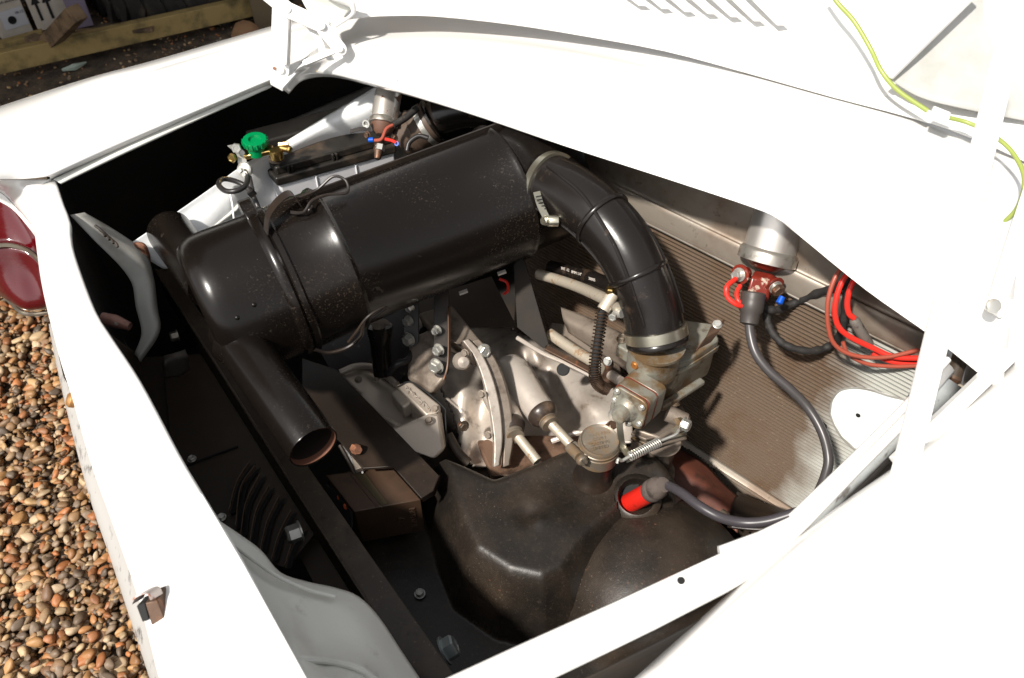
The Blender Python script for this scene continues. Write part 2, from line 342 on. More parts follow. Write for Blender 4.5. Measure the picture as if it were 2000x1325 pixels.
def stuff(o): o['kind'] = 'stuff'; return o
# ================================================================ ground
def plane_geo(x0, x1, y0, y1, nx, ny, f):
    vs = [V((x0 + (x1 - x0) * i / nx, y0 + (y1 - y0) * j / ny, 0)) for j in range(ny + 1) for i in range(nx + 1)]
    for v in vs: v.z = f(v.x, v.y)
    return vs, [(j * (nx + 1) + i, j * (nx + 1) + i + 1, (j + 1) * (nx + 1) + i + 1, (j + 1) * (nx + 1) + i) for j in range(ny) for i in range(nx)]
vs, fs = plane_geo(-30, 30, -10, 50, 8, 8, lambda x, y: 0)
g = struct(obj("gravel_ground", vs, fs, dirt, smooth=False)); g['label'] = "brown gravel yard under the car"
def stones(name, n, x0, x1, y0, y1, r0, r1, sub, zt, dark=1.0, keep=None):
    base = []
    for k in range(14):
        bm = bmesh.new(); bmesh.ops.create_icosphere(bm, subdivisions=sub, radius=1)
        for q in range(9):      # chip flats off so that the flints are angular
            d = V(rng.normal(size=3)).normalized(); h = rng.uniform(.50, .88)
            for v in bm.verts:
                e = v.co.dot(d) - h
                if e > 0: v.co -= d * e * .9
        ph = rng.uniform(0, 6, 3)
        for v in bm.verts:
            v.co *= 1 + .10 * math.sin(3 * v.co.x + ph[0]) * math.sin(3.3 * v.co.y + ph[1]) + .05 * math.sin(6 * v.co.z + ph[2])
        base.append((np.array([v.co[:] for v in bm.verts]), np.array([[v.index for v in f.verts] for f in bm.faces]))); bm.free()
    pal = np.array([(.25, .115, .042), (.28, .15, .06), (.22, .09, .036), (.30, .19, .09), (.31, .22, .125), (.16, .095, .05), (.24, .155, .085), (.13, .088, .055), (.10, .072, .05), (.28, .105, .036), (.19, .135, .09), (.33, .24, .15), (.21, .12, .055), (.14, .075, .038)])
    VS = []; FS = []; CS = []; off = 0
    for i in range(n):
        x = rng.uniform(x0, x1); y = rng.uniform(y0, y1)
        if keep and not keep(x, y): continue
        v, f = base[rng.integers(14)]; r = r0 + (r1 - r0) * rng.beta(1.6, 3.2)
        sc3 = np.array([rng.uniform(1.0, 1.7), rng.uniform(.75, 1.1), rng.uniform(.5, .85)]) * r
        a = Matrix.Rotation(rng.uniform(0, 6.3), 3, 'Z') @ Matrix.Rotation(rng.normal(0, .35), 3, 'X') @ Matrix.Rotation(rng.normal(0, .3), 3, 'Y')
        q = (v * sc3) @ np.array(a).T + np.array([x, y, zt * rng.uniform(0, 1) + r * .25])
        c = pal[rng.integers(len(pal))] * rng.uniform(.8, 1.45) * dark
        VS.append(q); FS.append(f + off); CS.append(np.tile([*c, 1.], (len(v), 1))); off += len(v)
    VS = np.vstack(VS); FS = np.vstack(FS); CS = np.vstack(CS)
    me = bpy.data.meshes.new(name); me.vertices.add(len(VS)); me.vertices.foreach_set("co", VS.ravel())
    me.loops.add(FS.size); me.loops.foreach_set("vertex_index", FS.ravel().astype(np.int32))
    me.polygons.add(len(FS)); me.polygons.foreach_set("loop_start", np.arange(0, FS.size, 3, dtype=np.int32)); me.polygons.foreach_set("loop_total", np.full(len(FS), 3, dtype=np.int32))
    me.polygons.foreach_set("use_smooth", np.ones(len(FS), bool)); me.update(); me.validate()
    ca = me.color_attributes.new("tint", 'FLOAT_COLOR', 'POINT'); ca.data.foreach_set("color", CS.ravel())
    me.materials.append(pebm); o = bpy.data.objects.new(name, me); C.objects.link(o); return o
vis = lambda x, y: x < -.40 - .28 * (y - .2) and x > -1.09 - .46 * (y - .644) and y > .60
o = stuff(stones("gravel", 17500, -1.75, -.50, .60, 2.05, .0045, .0185, 2, .034, keep=vis))
tag(o, "orange brown and grey flint gravel beside the car", "gravel")
o = stuff(stones("outer_gravel", 6000, -3.2, -.3, -.4, 2.4, .007, .022, 1, .022, keep=lambda x, y: not vis(x, y) and x < -.2 - .25 * (y - .2)))
tag(o, "flint gravel further out to the left of the car", "gravel")
o = stuff(stones("dark_gravel", 6000, -4.2, .2, 2.2, 5.2, .003, .013, 1, .004, 1.0))
tag(o, "small dark gravel and earth beyond the far wing", "gravel")

# ================================================================ yard clutter behind the car
def bx(name, pa, pb, h, depth, z, mt, parent=None, bevel=.003):
    """upright box whose front lower edge runs pa->pb (pixels) at height z"""
    a, b = P(*pa, z), P(*pb, z); d = (b - a); n = UP.cross(d).normalized()
    if n.y < 0: n = -n
    vs, fs = box_geo(a, d, UP * h, n * depth); return obj(name, vs, fs, mt, parent, smooth=False, bevel=bevel), a, d, n
# cream carton
t = thing("cardboard_box", "cream carton with blue band and white picture label at far left", "carton", P(10, 85, 0))
b_, a, d, n = bx("carton_body", (8, 80), (66, 62), .36, .3, .01, carton, t)
for (nm, u0, u1, z0, z1, mt_) in (("blue_band", 0, 1.0, .27, .335, cartonb), ("deep_blue_mark", -.0, .16, .262, .335, cartonbb), ("picture_label", .18, .96, .04, .12, paper)):
    vs, fs = box_geo(a + d * u0 + UP * z0 - n * .003, d * (u1 - u0), UP * (z1 - z0), -n * .001); obj(nm, vs, fs, mt_, t, smooth=False)
rt = d.normalized()
text("DYNO CERAMICS", a + d * .42 + UP * .235 - n * .005, rt, UP, .022, ink, t)
text("ART. NO 20-030-01", a + d * .5 + UP * .155 - n * .005, rt, UP, .014, ink, t)
text("10-12", a + d * .8 + UP * .10 - n * .006, rt, UP, .016, ink, t)
lathe("printed_ring", a + d * .5 + UP * .075 - n * .005, -n, [(0, .018), (.0008, .018), (.0008, .012), (0, .012)], ink, t, seg=20)
# arrow carton
t = thing("cardboard_box", "white carton printed with two black up arrows behind broken timber", "carton", P(80, 60, 0))
b_, a, d, n = bx("carton_body", (76, 62), (150, 46), .30, .3, .01, carton, t)
vs, fs = box_geo(a - n * .003 + UP * .24, d, UP * .06, -n * .001); obj("orange_flap", vs, fs, cartono, t, smooth=False)
text("IMPORTER", a + d * .32 + UP * .205 - n * .005, rt, UP, .032, ink, t)
for u in (.2, .48):
    c0 = a + d * u - n * .004; q = rt
    vs, fs = prism_geo([c0 + UP * .045 - q * .006, c0 + UP * .045 + q * .006, c0 + UP * .12 + q * .006, c0 + UP * .12 + q * .02, c0 + UP * .165, c0 + UP * .12 - q * .02, c0 + UP * .12 - q * .006], -n * .001)
    obj("printed_arrow", vs, fs, ink, t, smooth=False)
# lavender carton
t = thing("cardboard_box", "plain lavender carton next to the tractor tyres", "carton", P(150, 55, 0))
bx("carton_body", (146, 58), (184, 50), .34, .3, .01, lav, t)
vs, fs = box_geo(P(146, 58, .01) + UP * .17 - UP * .0, (P(184, 50, .01) - P(146, 58, .01)), UP * .006, -UP * .0 + V((0, -.006, 0))); obj("seam_tape", vs, fs, lav, t, smooth=False)
# stacked tyres with block tread
def tyre_thing(center, r, h, label, z):
    t = thing("tractor_tyre", label, "tyre", center, "tyres stacked behind the car")
    c0 = V(center)
    lathe("tyre_carcass", c0, UP, [(0, r * .62), (0, r * .9), (h * .12, r * .97), (h * .5, r), (h * .88, r * .97), (h, r * .9), (h, r * .62), (h * .5, r * .56), (0, r * .62)], tyre, t, seg=56)
    for k in range(34):
        an = 2 * math.pi * k / 34; e = V((math.cos(an), math.sin(an), 0)); f = V((-math.sin(an), math.cos(an), 0))
        base = c0 + e * r * .97
        vs, fs = prism_geo([base + f * -.012 + UP * h * .06, base + f * .022 + UP * h * .06, base + f * .055 + UP * h * .5, base + f * .028 + UP * h * .94, base + f * -.006 + UP * h * .94, base + f * .018 + UP * h * .5], e * .022)
        obj("tread_block", vs, fs, tyre, t, smooth=False)
tc_ = P(345, 52, 0); tc_ = V((tc_.x, tc_.y + .45, 0))
tyre_thing((tc_.x, tc_.y, .0), .52, .21, "lower dusty tractor tyre with block tread lying flat behind the beam", 0)
tyre_thing((tc_.x + .04, tc_.y + .02, .212), .52, .21, "upper tractor tyre of the stack at the top edge", .2)
# long squared timber
a, b = P(-30, 128, .09), P(515, 6, .09)
o = bar("timber_beam", a, b, .045, .085, wood, None, bevel=.004); tag(o, "long greenish squared timber lying across the yard behind the far wing", "beam")
o = bar("timber_plank", P(85, 94, .07), P(150, 25, .30), .06, .06, wood2, bevel=.004); tag(o, "broken brown timber leaning up across the arrow carton", "timber")
o = bar("timber_offcut", P(60, 78, .05), P(92, 92, .04), .055, .05, wood2, bevel=.004); tag(o, "short block of timber left of the leaning broken timber", "timber")
o = bar("timber_batten", P(-10, 92, .03), P(85, 66, .05), .05, .03, wood, bevel=.003); tag(o, "flat greenish batten in front of the cream carton", "timber")
o = bar("timber_batten", P(150, 64, .10), P(300, 56, .10), .05, .015, wood2, bevel=.002); tag(o, "thin pale batten in front of the lavender carton and tyre", "timber")
o = bar("timber_offcut", P(150, 80, .05), P(178, 84, .05), .05, .06, wood2, bevel=.003); tag(o, "notched brown timber end between leaning timber and long beam", "timber")
vs, fs = tube_geo([P(122, 137, .012), P(145, 131, .02), P(168, 122, .015)], [.006, .015, .004], 6); o = obj("plastic_scrap", vs, fs, plasticsheet); tag(o, "crumpled pale plastic scrap lying in front of the long timber", "litter")
bm_ = lathe_geo(P(480, 66, .05), V((0, -.3, 1)), [(-.05, .01), (-.04, .05), (0, .07), (.04, .045), (.05, .01)], 7); o = obj("rubble_stone", *bm_, mat("orange_stone", (.22, .12, .06), .9), smooth=False, bevel=.008); tag(o, "orange brown stone on the ground under the end of the long timber", "stone")
vs, fs = box_geo(P(500, 62, 0), P(545, 54, 0) - P(500, 62, 0), UP * .8, V((.02, .12, 0))); o = obj("timber_post", vs, fs, mat("khaki_post", (.13, .095, .055), .8, bump=[(30, .5, .004)]), bevel=.006); tag(o, "upright khaki timber post behind the white lid hinge", "post")
# unseen lean-to, added so that its roof shades the clutter and ground
t = thing("added_shade_shed", "unseen open-fronted shed added to shade the tyres and cartons", "shed", (-2.2, 4.9, 0))
vs, fs = box_geo((-6.5, 5.0, 0), (9.5, 0, 0), (0, .08, 0), (0, 0, 2.3)); obj("back_wall", vs, fs, wood2, t, smooth=False)
vs, fs = box_geo((-6.2, .95, 2.62), (4.9, 0, 0), (0, 4.4, -.3), (0, 0, .05)); obj("shade_roof", vs, fs, wood2, t, smooth=False)
vs, fs = box_geo((-5.2, 1.2, 0), (0, 3.8, 0), (.08, 0, 0), (0, 0, 2.35)); obj("side_wall", vs, fs, wood2, t, smooth=False)

# ================================================================ the car body
car = thing("white_car", "white rear-engined car with its engine lid open, seen from the rear wing", "car", (0, .9, 0))
# far wing
surf("far_wing", [
    [P(98, 352, .885), P(250, 284, .90), P(400, 218, .915), P(533, 163, .93), P(570, 150, .935)],
    [P(92, 345, .90), P(240, 272, .915), P(392, 206, .93), P(526, 150, .945), P(590, 120, .945)],
    [P(30, 350, .905), P(190, 246, .925), P(350, 168, .935), P(520, 110, .945), P(640, 80, .93)],
    [P(-60, 348, .925), P(150, 206, .945), P(330, 138, .95), P(560, 72, .955), P(720, 30, .94)],
    [P(-170, 330, .93), P(145, 174, .955), P(320, 124, .96), P(600, 42, .965), P(780, -5, .95)],
    [P(-230, 290, .90), P(140, 164, .935), P(315, 115, .94), P(640, 22, .945), P(820, -20, .93)],
    [P(-260, 300, .80), P(130, 168, .88), P(310, 118, .88), P(640, 24, .88), P(830, -20, .86)],
    [P(-260, 340, .70), P(120, 190, .75), P(300, 138, .75), P(640, 50, .75), P(830, 0, .75)],
    [P(-260, 420, .50), P(60, 280, .55), P(260, 220, .55), P(640, 120, .55), P(830, 60, .55)]], white, car, nu=10, nv=6)
surf("rear_corner_panel", [
    [P(102, 351, .886), P(62, 351, .89), P(20, 351, .893), P(-80, 352, .893)],
    [P(76, 372, .876), P(48, 376, .876), P(14, 364, .876), P(-80, 350, .88)],
    [P(68, 446, .83), P(40, 412, .83), P(3, 372, .84), P(-80, 330, .85)],
    [P(90, 446, .80), P(70, 412, .80), P(40, 392, .81), P(-40, 350, .82)]], white, car, nu=6, nv=6)
cq = [P(90, 446, .80), P(68, 446, .828), P(40, 412, .828), P(3, 372, .838), P(-30, 352, .845)]
surf("rear_quarter_skin", [cq, [q - UP * .12 for q in cq], [q - UP * .30 for q in cq], [q - UP * .45 for q in cq]], white, car, nu=4, nv=2)
# narrow return flange of the far rim
surf("far_rim_flange", [
    [P(118, 358, .883), P(250, 294, .898), P(400, 226, .912), P(530, 170, .926)],
    [P(104, 350, .8875), P(250, 280, .902), P(400, 214, .917), P(533, 160, .932)]], grey, car, nu=8, nv=2, solid=.004)
# rear panel: bright top band and outer drop
ri = [(106, 350, .885), (122, 400, .885), (134, 432, .884), (136, 470, .882), (150, 520, .88), (182, 605, .88), (212, 655, .88), (270, 745, .88), (345, 888, .88), (392, 968, .88), (476, 1110, .88), (582, 1325, .88), (670, 1500, .88)]
ro = [(66, 362, .875), (65, 400, .872), (69, 450, .87), (81, 540, .868), (97, 613, .866), (123, 708, .866), (144, 771, .866), (182, 900, .866), (226, 1020, .866), (277, 1165, .866), (320, 1325, .866), (370, 1500, .866)]
def resample(pts, n):
    p = cr(pts, 6); d = np.r_[0, np.cumsum(np.linalg.norm(np.diff(p, axis=0), axis=1))]; u = np.linspace(0, d[-1], n)
    return [V([np.interp(x, d, p[:, k]) for k in range(3)]) for x in u]
A_ = resample([P(*q) for q in ri], 40); B_ = resample([P(*q) for q in ro], 40)
mid = [(a * .5 + b * .5) + UP * .004 for a, b in zip(A_, B_)]
low = [b - UP * .04 - (b - a).normalized() * .0 for a, b in zip(A_, B_)]; low2 = [b - UP * .45 - (b - a).normalized() * .02 for a, b in zip(A_, B_)]
inn = [a - UP * .012 + (a - b).normalized() * .001 for a, b in zip(A_, B_)]
dn = [[b - UP * h_ - (b - a).normalized() * e_ for a, b in zip(A_, B_)] for h_, e_ in ((.008, -.002), (.02, -.002), (.045, .0), (.10, .004), (.20, .01), (.34, .02), (.5, .03))]
surf("rear_panel", [inn, A_, mid, B_] + dn, white, car, nu=1, nv=4, solid=.0025)
# bright flange tab lapping the rear panel near the corner piece
prism("rear_flange_lip", [P(384, 958, .886), P(396, 965, .886), P(476, 1100, .886), P(600, 1325, .886), (P(588, 1325, .886)), P(464, 1105, .886)], (0, 0, -.05), white, car, bevel=.001)
# near edge rail (bright flange between bay and near wing)
rail_t = [(790, 1365, .895), (880, 1323, .895), (1000, 1268, .895), (1200, 1178, .90), (1408, 1082, .905), (1405, 1068, .905), (1480, 1040, .91), (1560, 1002, .915), (1660, 900, .925), (1760, 800, .93), (1845, 705, .935)]
rail_b = [(900, 1400, .895), (1062, 1325, .895), (1150, 1283, .895), (1280, 1220, .90), (1420, 1148, .905), (1440, 1136, .905), (1500, 1100, .91), (1582, 1022, .915), (1680, 920, .925), (1780, 820, .93), (1864, 724, .935)]
T_ = [P(*q) for q in rail_t]; Bt = [P(*q) for q in rail_b]
i_in = [a - UP * .012 for a in T_]
surf("near_rim_rail", [i_in, T_, Bt, [b - UP * .014 for b in Bt]], white, car, nu=1, nv=3, solid=.002)
tube("rail_rolled_edge", [P(1548, 1010, .917), P(1660, 902, .928), P(1760, 802, .934), P(1850, 703, .94)], .0045, white, car, seg=10)
lathe("rail_hole", P(1330, 1135, .904), UP, [(.0, .0036), (.0012, .0036), (.0012, 0)], ink, car, seg=14)
# grimy inner face of the gutter
surf("gutter_face", [[P(1500, 1098, .906), P(1582, 1021, .912), P(1680, 919, .922), P(1780, 819, .928), P(1850, 738, .933)], [P(1540, 1085, .88), P(1625, 1010, .885), P(1715, 930, .89), P(1815, 840, .895), P(1890, 765, .90)]], mat("stained_gutter_paint", (.36, .38, .38), .4, 0,
    layers=[dict(c=(.06, .05, .045), s=24, lo=.56, hi=.66, amt=.9), dict(c=(.25, .24, .22), s=8, lo=.5, hi=.7)]), car, nu=4, nv=3, solid=.0015)
surf("near_wing_inner_wall", [[b - UP * .02 - V((0, .012, 0)) for b in Bt], [b - UP * .22 - V((0, .012, 0)) for b in Bt], [b - UP * .5 - V((0, .012, 0)) for b in Bt]], liner, car, nu=1, nv=2, solid=.003)
surf("near_drain_channel", [[D(1835, 668, 1.16), D(1905, 585, 1.2), D(2090, 330, 1.28)], [D(1850, 780, 1.10), D(1980, 700, 1.14), D(2130, 560, 1.22)], [D(1800, 900, 1.0), D(1960, 830, 1.04), D(2150, 760, 1.09)]], white, car)
# near wing, close to the lens
surf("near_wing", [
    [P(1215, 1345, .86), P(1480, 1108, .88), P(1640, 985, .89), P(1800, 870, .90), P(1960, 720, .91), P(2100, 600, .92)],
    [P(1235, 1345, .905), P(1500, 1108, .92), P(1650, 985, .93), P(1810, 870, .935), P(1970, 730, .94), P(2100, 620, .95)],
    [P(1290, 1360, .915), P(1540, 1125, .93), P(1690, 1000, .94), P(1860, 880, .945), P(2010, 760, .95), P(2120, 660, .955)],
    [P(1420, 1400, .90), P(1640, 1200, .92), P(1800, 1080, .93), P(1980, 950, .94), P(2120, 840, .945), P(2220, 760, .95)],
    [P(1700, 1500, .90), P(1820, 1330, .92), P(1960, 1220, .93), P(2150, 1080, .94), P(2300, 960, .94), P(2400, 860, .94)],
    [P(2100, 1650, .80), P(2250, 1500, .80), P(2400, 1380, .80), P(2600, 1200, .80), P(2750, 1100, .80), P(2850, 1000, .80)]], white, car, nu=6, nv=6)
# scuttle between bay and lid
rim_f = [(556, 172, 0.92), (585, 145, 0.9364), (640, 138, 0.9478), (720, 155, 0.9592), (900, 205, 0.9786), (1100, 269, 0.989), (1300, 332, 0.9927), (1470, 388, 0.9897), (1525, 412, 0.9869), (1570, 445, 0.9832), (1700, 545, 0.9717), (1840, 645, 0.9558), (1960, 740, 0.94)]
crest = [(575, 138, 0.9497), (600, 122, 0.9635), (690, 93, 0.982), (740, 95, 0.9885), (900, 96, 1.0036), (1100, 122, 1.014), (1300, 170, 1.0167), (1450, 215, 1.0142), (1530, 240, 1.0097), (1600, 262, 1.0049), (1750, 320, 0.9935), (1880, 420, 0.9756), (1990, 500, 0.965)]
val_ = [(610, 100, 0.9437), (640, 85, 0.9575), (690, 62, 0.976), (760, 56, 0.9825), (900, 62, 0.9976), (1100, 88, 1.008), (1300, 130, 1.0107), (1450, 165, 1.0082), (1530, 185, 1.0037), (1600, 208, 0.9989), (1760, 255, 0.9875), (1900, 320, 0.9696), (2010, 380, 0.959)]
und = [(620, 60, 0.9397), (650, 45, 0.9535), (690, 22, 0.972), (760, 15, 0.9785), (900, 20, 0.9936), (1100, 45, 1.004), (1300, 85, 1.0067), (1450, 118, 1.0042), (1530, 138, 0.9997), (1600, 160, 0.9949), (1760, 205, 0.9835), (1900, 250, 0.9656), (2020, 300, 0.955)]
rimv = [P(*q) for q in rim_f]
surf("scuttle_panel", [[p - UP * .02 + V((0, .015, 0)) for p in rimv], rimv, [P(*q) for q in crest], [P(*q) for q in val_], [P(*q) for q in und]], white, car, nu=4, nv=6, solid=.002)
# floor under the lid line / body around
prism("bulkhead_shelf", [P(600, 60, .90), P(2050, 330, .90), P(2300, -100, .90), P(600, -100, .90)], (0, 0, -.01), white, car, bevel=0)
# triangular hinge bracket at the corner of the opening
prism("hinge_bracket", [P(527, 160, .945), P(531, 130, .95), P(552, 128, .95), P(586, 124, .95), P(600, 122, .95), P(583, 138, .948), P(551, 173, .945)], (0, 0, -.006), white, car, bevel=.001)
tube("rust_streak", [P(1700, 293, .985), P(1730, 302, .985), P(1760, 312, .985)], .0012, orangeflk, car, seg=5)
for (x, y) in ((775, 158), (1113, 122), (1490, 206), (1503, 200), (1570, 264)):
    tube("paint_chip", [P(x, y, .99), P(x + 3, y + 1, .99)], .0009, rust, car, seg=5, n=1)
# inner wing wall with ledge
surf("inner_wing_wall", [
    [P(230, 492, .80), P(330, 425, .80), P(420, 362, .80), P(482, 318, .80), P(560, 275, .81), P(640, 225, .83), P(700, 190, .86), P(740, 165, .87)],
    [P(262, 490, .79), P(340, 437, .79), P(425, 378, .79), P(490, 330, .79), P(570, 290, .80), P(650, 245, .82), P(720, 215, .85), P(760, 190, .86)],
    [P(285, 505, .772), P(370, 470, .768), P(445, 415, .765), P(500, 372, .755), P(600, 330, .73), P(680, 290, .75), P(745, 260, .78), P(790, 230, .80)],
    [P(318, 525, .745), P(415, 530, .71), P(470, 500, .68), P(518, 455, .69), P(650, 420, .56), P(730, 380, .57), P(800, 330, .60), P(840, 300, .62)]], white_in, car, nu=5, nv=5)
bar("wall_ledge", P(350, 492, .762), P(470, 402, .76), .012, .006, grey, car)
tube("wall_seam", [P(448, 372, .788), P(454, 400, .775), P(457, 430, .757), P(462, 470, .722)], .0016, white_in, car, seg=6)
# white drum behind battery (fuel filler housing)
surf("wheel_arch_dome", [
    [P(500, 304, 0.650), P(540, 249, 0.690), P(600, 219, 0.720), P(680, 184, 0.730), P(735, 159, 0.730)],
    [P(560, 314, 0.630), P(600, 256, 0.710), P(650, 229, 0.740), P(700, 209, 0.750), P(745, 199, 0.740)],
    [P(600, 334, 0.610), P(640, 284, 0.670), P(690, 256, 0.710), P(730, 239, 0.720), P(770, 234, 0.710)]], white_in, car, nu=6, nv=6)
# dark lining of the bay
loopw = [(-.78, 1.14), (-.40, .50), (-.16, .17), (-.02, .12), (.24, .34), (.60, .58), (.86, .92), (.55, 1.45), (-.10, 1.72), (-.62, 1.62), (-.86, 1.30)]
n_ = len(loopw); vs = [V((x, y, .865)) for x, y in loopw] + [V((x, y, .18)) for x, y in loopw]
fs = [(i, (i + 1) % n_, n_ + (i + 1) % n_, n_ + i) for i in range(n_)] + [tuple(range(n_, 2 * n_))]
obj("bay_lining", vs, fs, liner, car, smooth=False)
# bent grey box section at the rear corner, with the hole in it
surf("corner_box_section", [
    [P(136, 420, .872), P(185, 470, .84), P(235, 520, .80), P(258, 556, .77), P(265, 600, .75), P(276, 650, .73), P(262, 692, .71)],
    [P(150, 418, .872), P(205, 455, .84), P(262, 498, .80), P(290, 545, .77), P(296, 600, .75), P(305, 645, .73), P(270, 700, .71)],
    [P(165, 415, .866), P(222, 448, .83), P(282, 492, .79), P(300, 540, .76), P(308, 600, .735), P(312, 650, .72), P(275, 708, .70)]], grey_d, car, nu=6, nv=5, solid=.002)
for k in range(4):
    tube("weld_bead", [P(186 + k * 9, 441 + k * 8, .853 - k * .004), P(200 + k * 9, 452 + k * 8, .849 - k * .004), P(206 + k * 8, 462 + k * 7, .846 - k * .004)], .0022, satin, car, seg=6, n=3)
tube("rusty_tab", [P(264, 480, .80), P(278, 482, .80), P(285, 500, .78), P(290, 520, .76)], [.006, .006, .007, .004], rust, car, seg=8)
vs, fs = tube_geo([P(198, 622, .83), P(225, 628, .825), P(254, 638, .82)], [.0085, .0095, .006], 12); obj("latch_pin", vs, fs, mat("rusty_pink_steel", (.22, .11, .085), .45, .3, layers=[dict(c=(.55, .5, .45), s=90, lo=.6, hi=.7, m=.8), dict(c=(.07, .03, .02), s=50, lo=.5, hi=.7)]), car)
surf("lower_gusset", [[P(210, 650, .79), P(240, 672, .74), P(268, 690, .70)], [P(230, 700, .74), P(250, 715, .70), P(272, 708, .68)], [P(240, 760, .70), P(255, 780, .66), P(275, 780, .62)]], brownp, car)
# light grey inner panel bottom left
surf("grey_corner_panel", [
    [P(425, 1015, .80), P(470, 1045, .79), P(510, 1075, .78), P(548, 1118, .77), P(600, 1136, .765), P(655, 1148, .76), P(700, 1165, .755), P(740, 1205, .75), P(780, 1265, .745), P(830, 1340, .74)],
    [P(440, 1070, .80), P(480, 1110, .80), P(520, 1128, .795), P(560, 1145, .79), P(605, 1165, .785), P(650, 1180, .78), P(690, 1200, .775), P(725, 1235, .77), P(760, 1290, .765), P(800, 1360, .76)],
    [P(480, 1150, .81), P(520, 1185, .812), P(560, 1200, .81), P(600, 1225, .80), P(640, 1240, .795), P(675, 1255, .79), P(710, 1275, .785), P(735, 1300, .78), P(760, 1340, .775), P(790, 1400, .77)],
    [P(520, 1240, .83), P(560, 1265, .835), P(590, 1280, .835), P(620, 1284, .815), P(650, 1288, .81), P(680, 1296, .805), P(710, 1310, .80), P(735, 1335, .79), P(760, 1380, .785), P(790, 1440, .78)],
    [P(570, 1345, .85), P(600, 1345, .845), P(625, 1330, .835), P(650, 1330, .83), P(680, 1340, .825), P(705, 1350, .82), P(730, 1370, .81), P(755, 1400, .80), P(780, 1440, .79), P(800, 1480, .785)]], grey, car, nu=4, nv=6, solid=.002)
tube("panel_crease", [P(452, 1062, .803), P(500, 1098, .802), P(545, 1128, .80), P(600, 1152, .79), P(655, 1166, .783)], .0022, grey, car, seg=8)
tube("panel_flange_roll", [P(570, 1287, .838), P(600, 1288, .832), P(650, 1293, .816), P(700, 1306, .807), P(735, 1330, .795)], .0035, grey, car, seg=8)
# dark rear floor plates with fan louvre slots
prism("rear_floor_plate", [P(250, 700, .50), P(420, 690, .50), P(560, 880, .50), P(640, 1010, .50), P(560, 1110, .50), P(470, 1080, .50), P(330, 900, .50)], (0, 0, -.004), brownp, car, bevel=0)
bar("plate_seam", P(352, 914, .503), P(465, 872, .503), .003, .002, ink, car, bevel=0)
bar("plate_seam", P(318, 710, .503), P(335, 900, .503), .002, .003, liner, car, bevel=0)
surf("silver_bracket", [[P(318, 695, .60), P(345, 688, .60), P(362, 682, .60)], [P(322, 712, .60), P(348, 704, .59), P(368, 700, .59)], [P(320, 740, .56), P(350, 735, .55), P(372, 722, .55)]], dustg, car)
slat_m = mat("dusty_slat_edge", (.15, .10, .065), .5)
for k, (x0, y0, x1, y1, x2, y2) in enumerate([(487, 905, 462, 945, 447, 1000), (497, 913, 470, 955, 460, 1030), (507, 930, 480, 985, 470, 1045), (525, 952, 500, 1000, 488, 1060), (545, 972, 522, 1020, 508, 1078), (568, 1000, 545, 1045, 530, 1095), (590, 1035, 570, 1065, 556, 1108)]):
    vs, fs = strip_geo([P(x0, y0, .512), P(x1, y1, .512), P(x2, y2, .512)], V((.002, .0015, .010)), .0011); obj("louvre_slat", vs, fs, slat_m, car)
    vs, fs = strip_geo([P(x0 + 8, y0 + 3, .505), P(x1 + 8, y1 + 3, .505), P(x2 + 8, y2 + 3, .505)], V((.007, .004, 0)), .001); obj("louvre_slot", vs, fs, ink, car)
bolt(P(375, 897, .503), UP, .006, zinc, car); bolt(P(433, 1011, .503), UP, .006, zinc, car)
# latch loop on the outer face
t_ = .74
vs, fs = strip_geo([D(268, 1174, .766), D(276, 1160, .765), D(298, 1153, .766), D(306, 1166, .768)], V((.004, .012, -.010)), .0015, 4); obj("latch_plate", vs, fs, mat("worn_latch_steel", (.45, .40, .38), .35, .7, layers=[dict(c=(.30, .08, .02), s=45, lo=.55, hi=.62, m=0, r=.7)]), car)
prism("latch_pocket", [D(283, 1178, .763), D(307, 1172, .765), D(322, 1208, .765), D(296, 1222, .762)], V((.0, .02, -.01)), rustb, car, bevel=.001)
prism("latch_pocket_side", [D(266, 1184, .766), D(282, 1178, .764), D(291, 1210, .763), D(278, 1216, .765)], V((.0, .015, -.01)), ink, car, bevel=.001)
# bumper with its lamp
bmp_o = [(95, 634, .60), (108, 700, .60), (124, 771, .60), (151, 880, .60), (181, 985, .60), (214, 1080, .60), (243, 1168, .60), (296, 1330, .60), (330, 1430, .60)]
bmp_i = [(99, 632, .62), (122, 695, .64), (150, 771, .65), (186, 880, .655), (222, 985, .66), (256, 1080, .665), (288, 1168, .67), (335, 1330, .67), (370, 1430, .67)]
bo = [P(*q) for q in bmp_o]; bi = [P(*q) for q in bmp_i]
surf("bumper", [[a - UP * .06 for a in bo], [a - UP * .02 - V((.004, 0, 0)) for a in bo], bo, [a * .5 + b * .5 for a, b in zip(bo, bi)], bi], mat("brushed_chrome", (.62, .61, .59), .22, .35, layers=[dict(c=(.15, .14, .13), s=30, lo=.55, hi=.7, r=.3)]), car, nu=4, nv=4, solid=.0015)
lathe("number_plate_lamp", D(146, 782, 1.03), V((-.5, -.2, .35)), [(0, .010), (.006, .010), (.009, .007), (.010, 0)], amber, car, seg=20)
bar("bumper_bracket", P(126, 700, .64), P(136, 742, .64), .012, .02, satin, car)
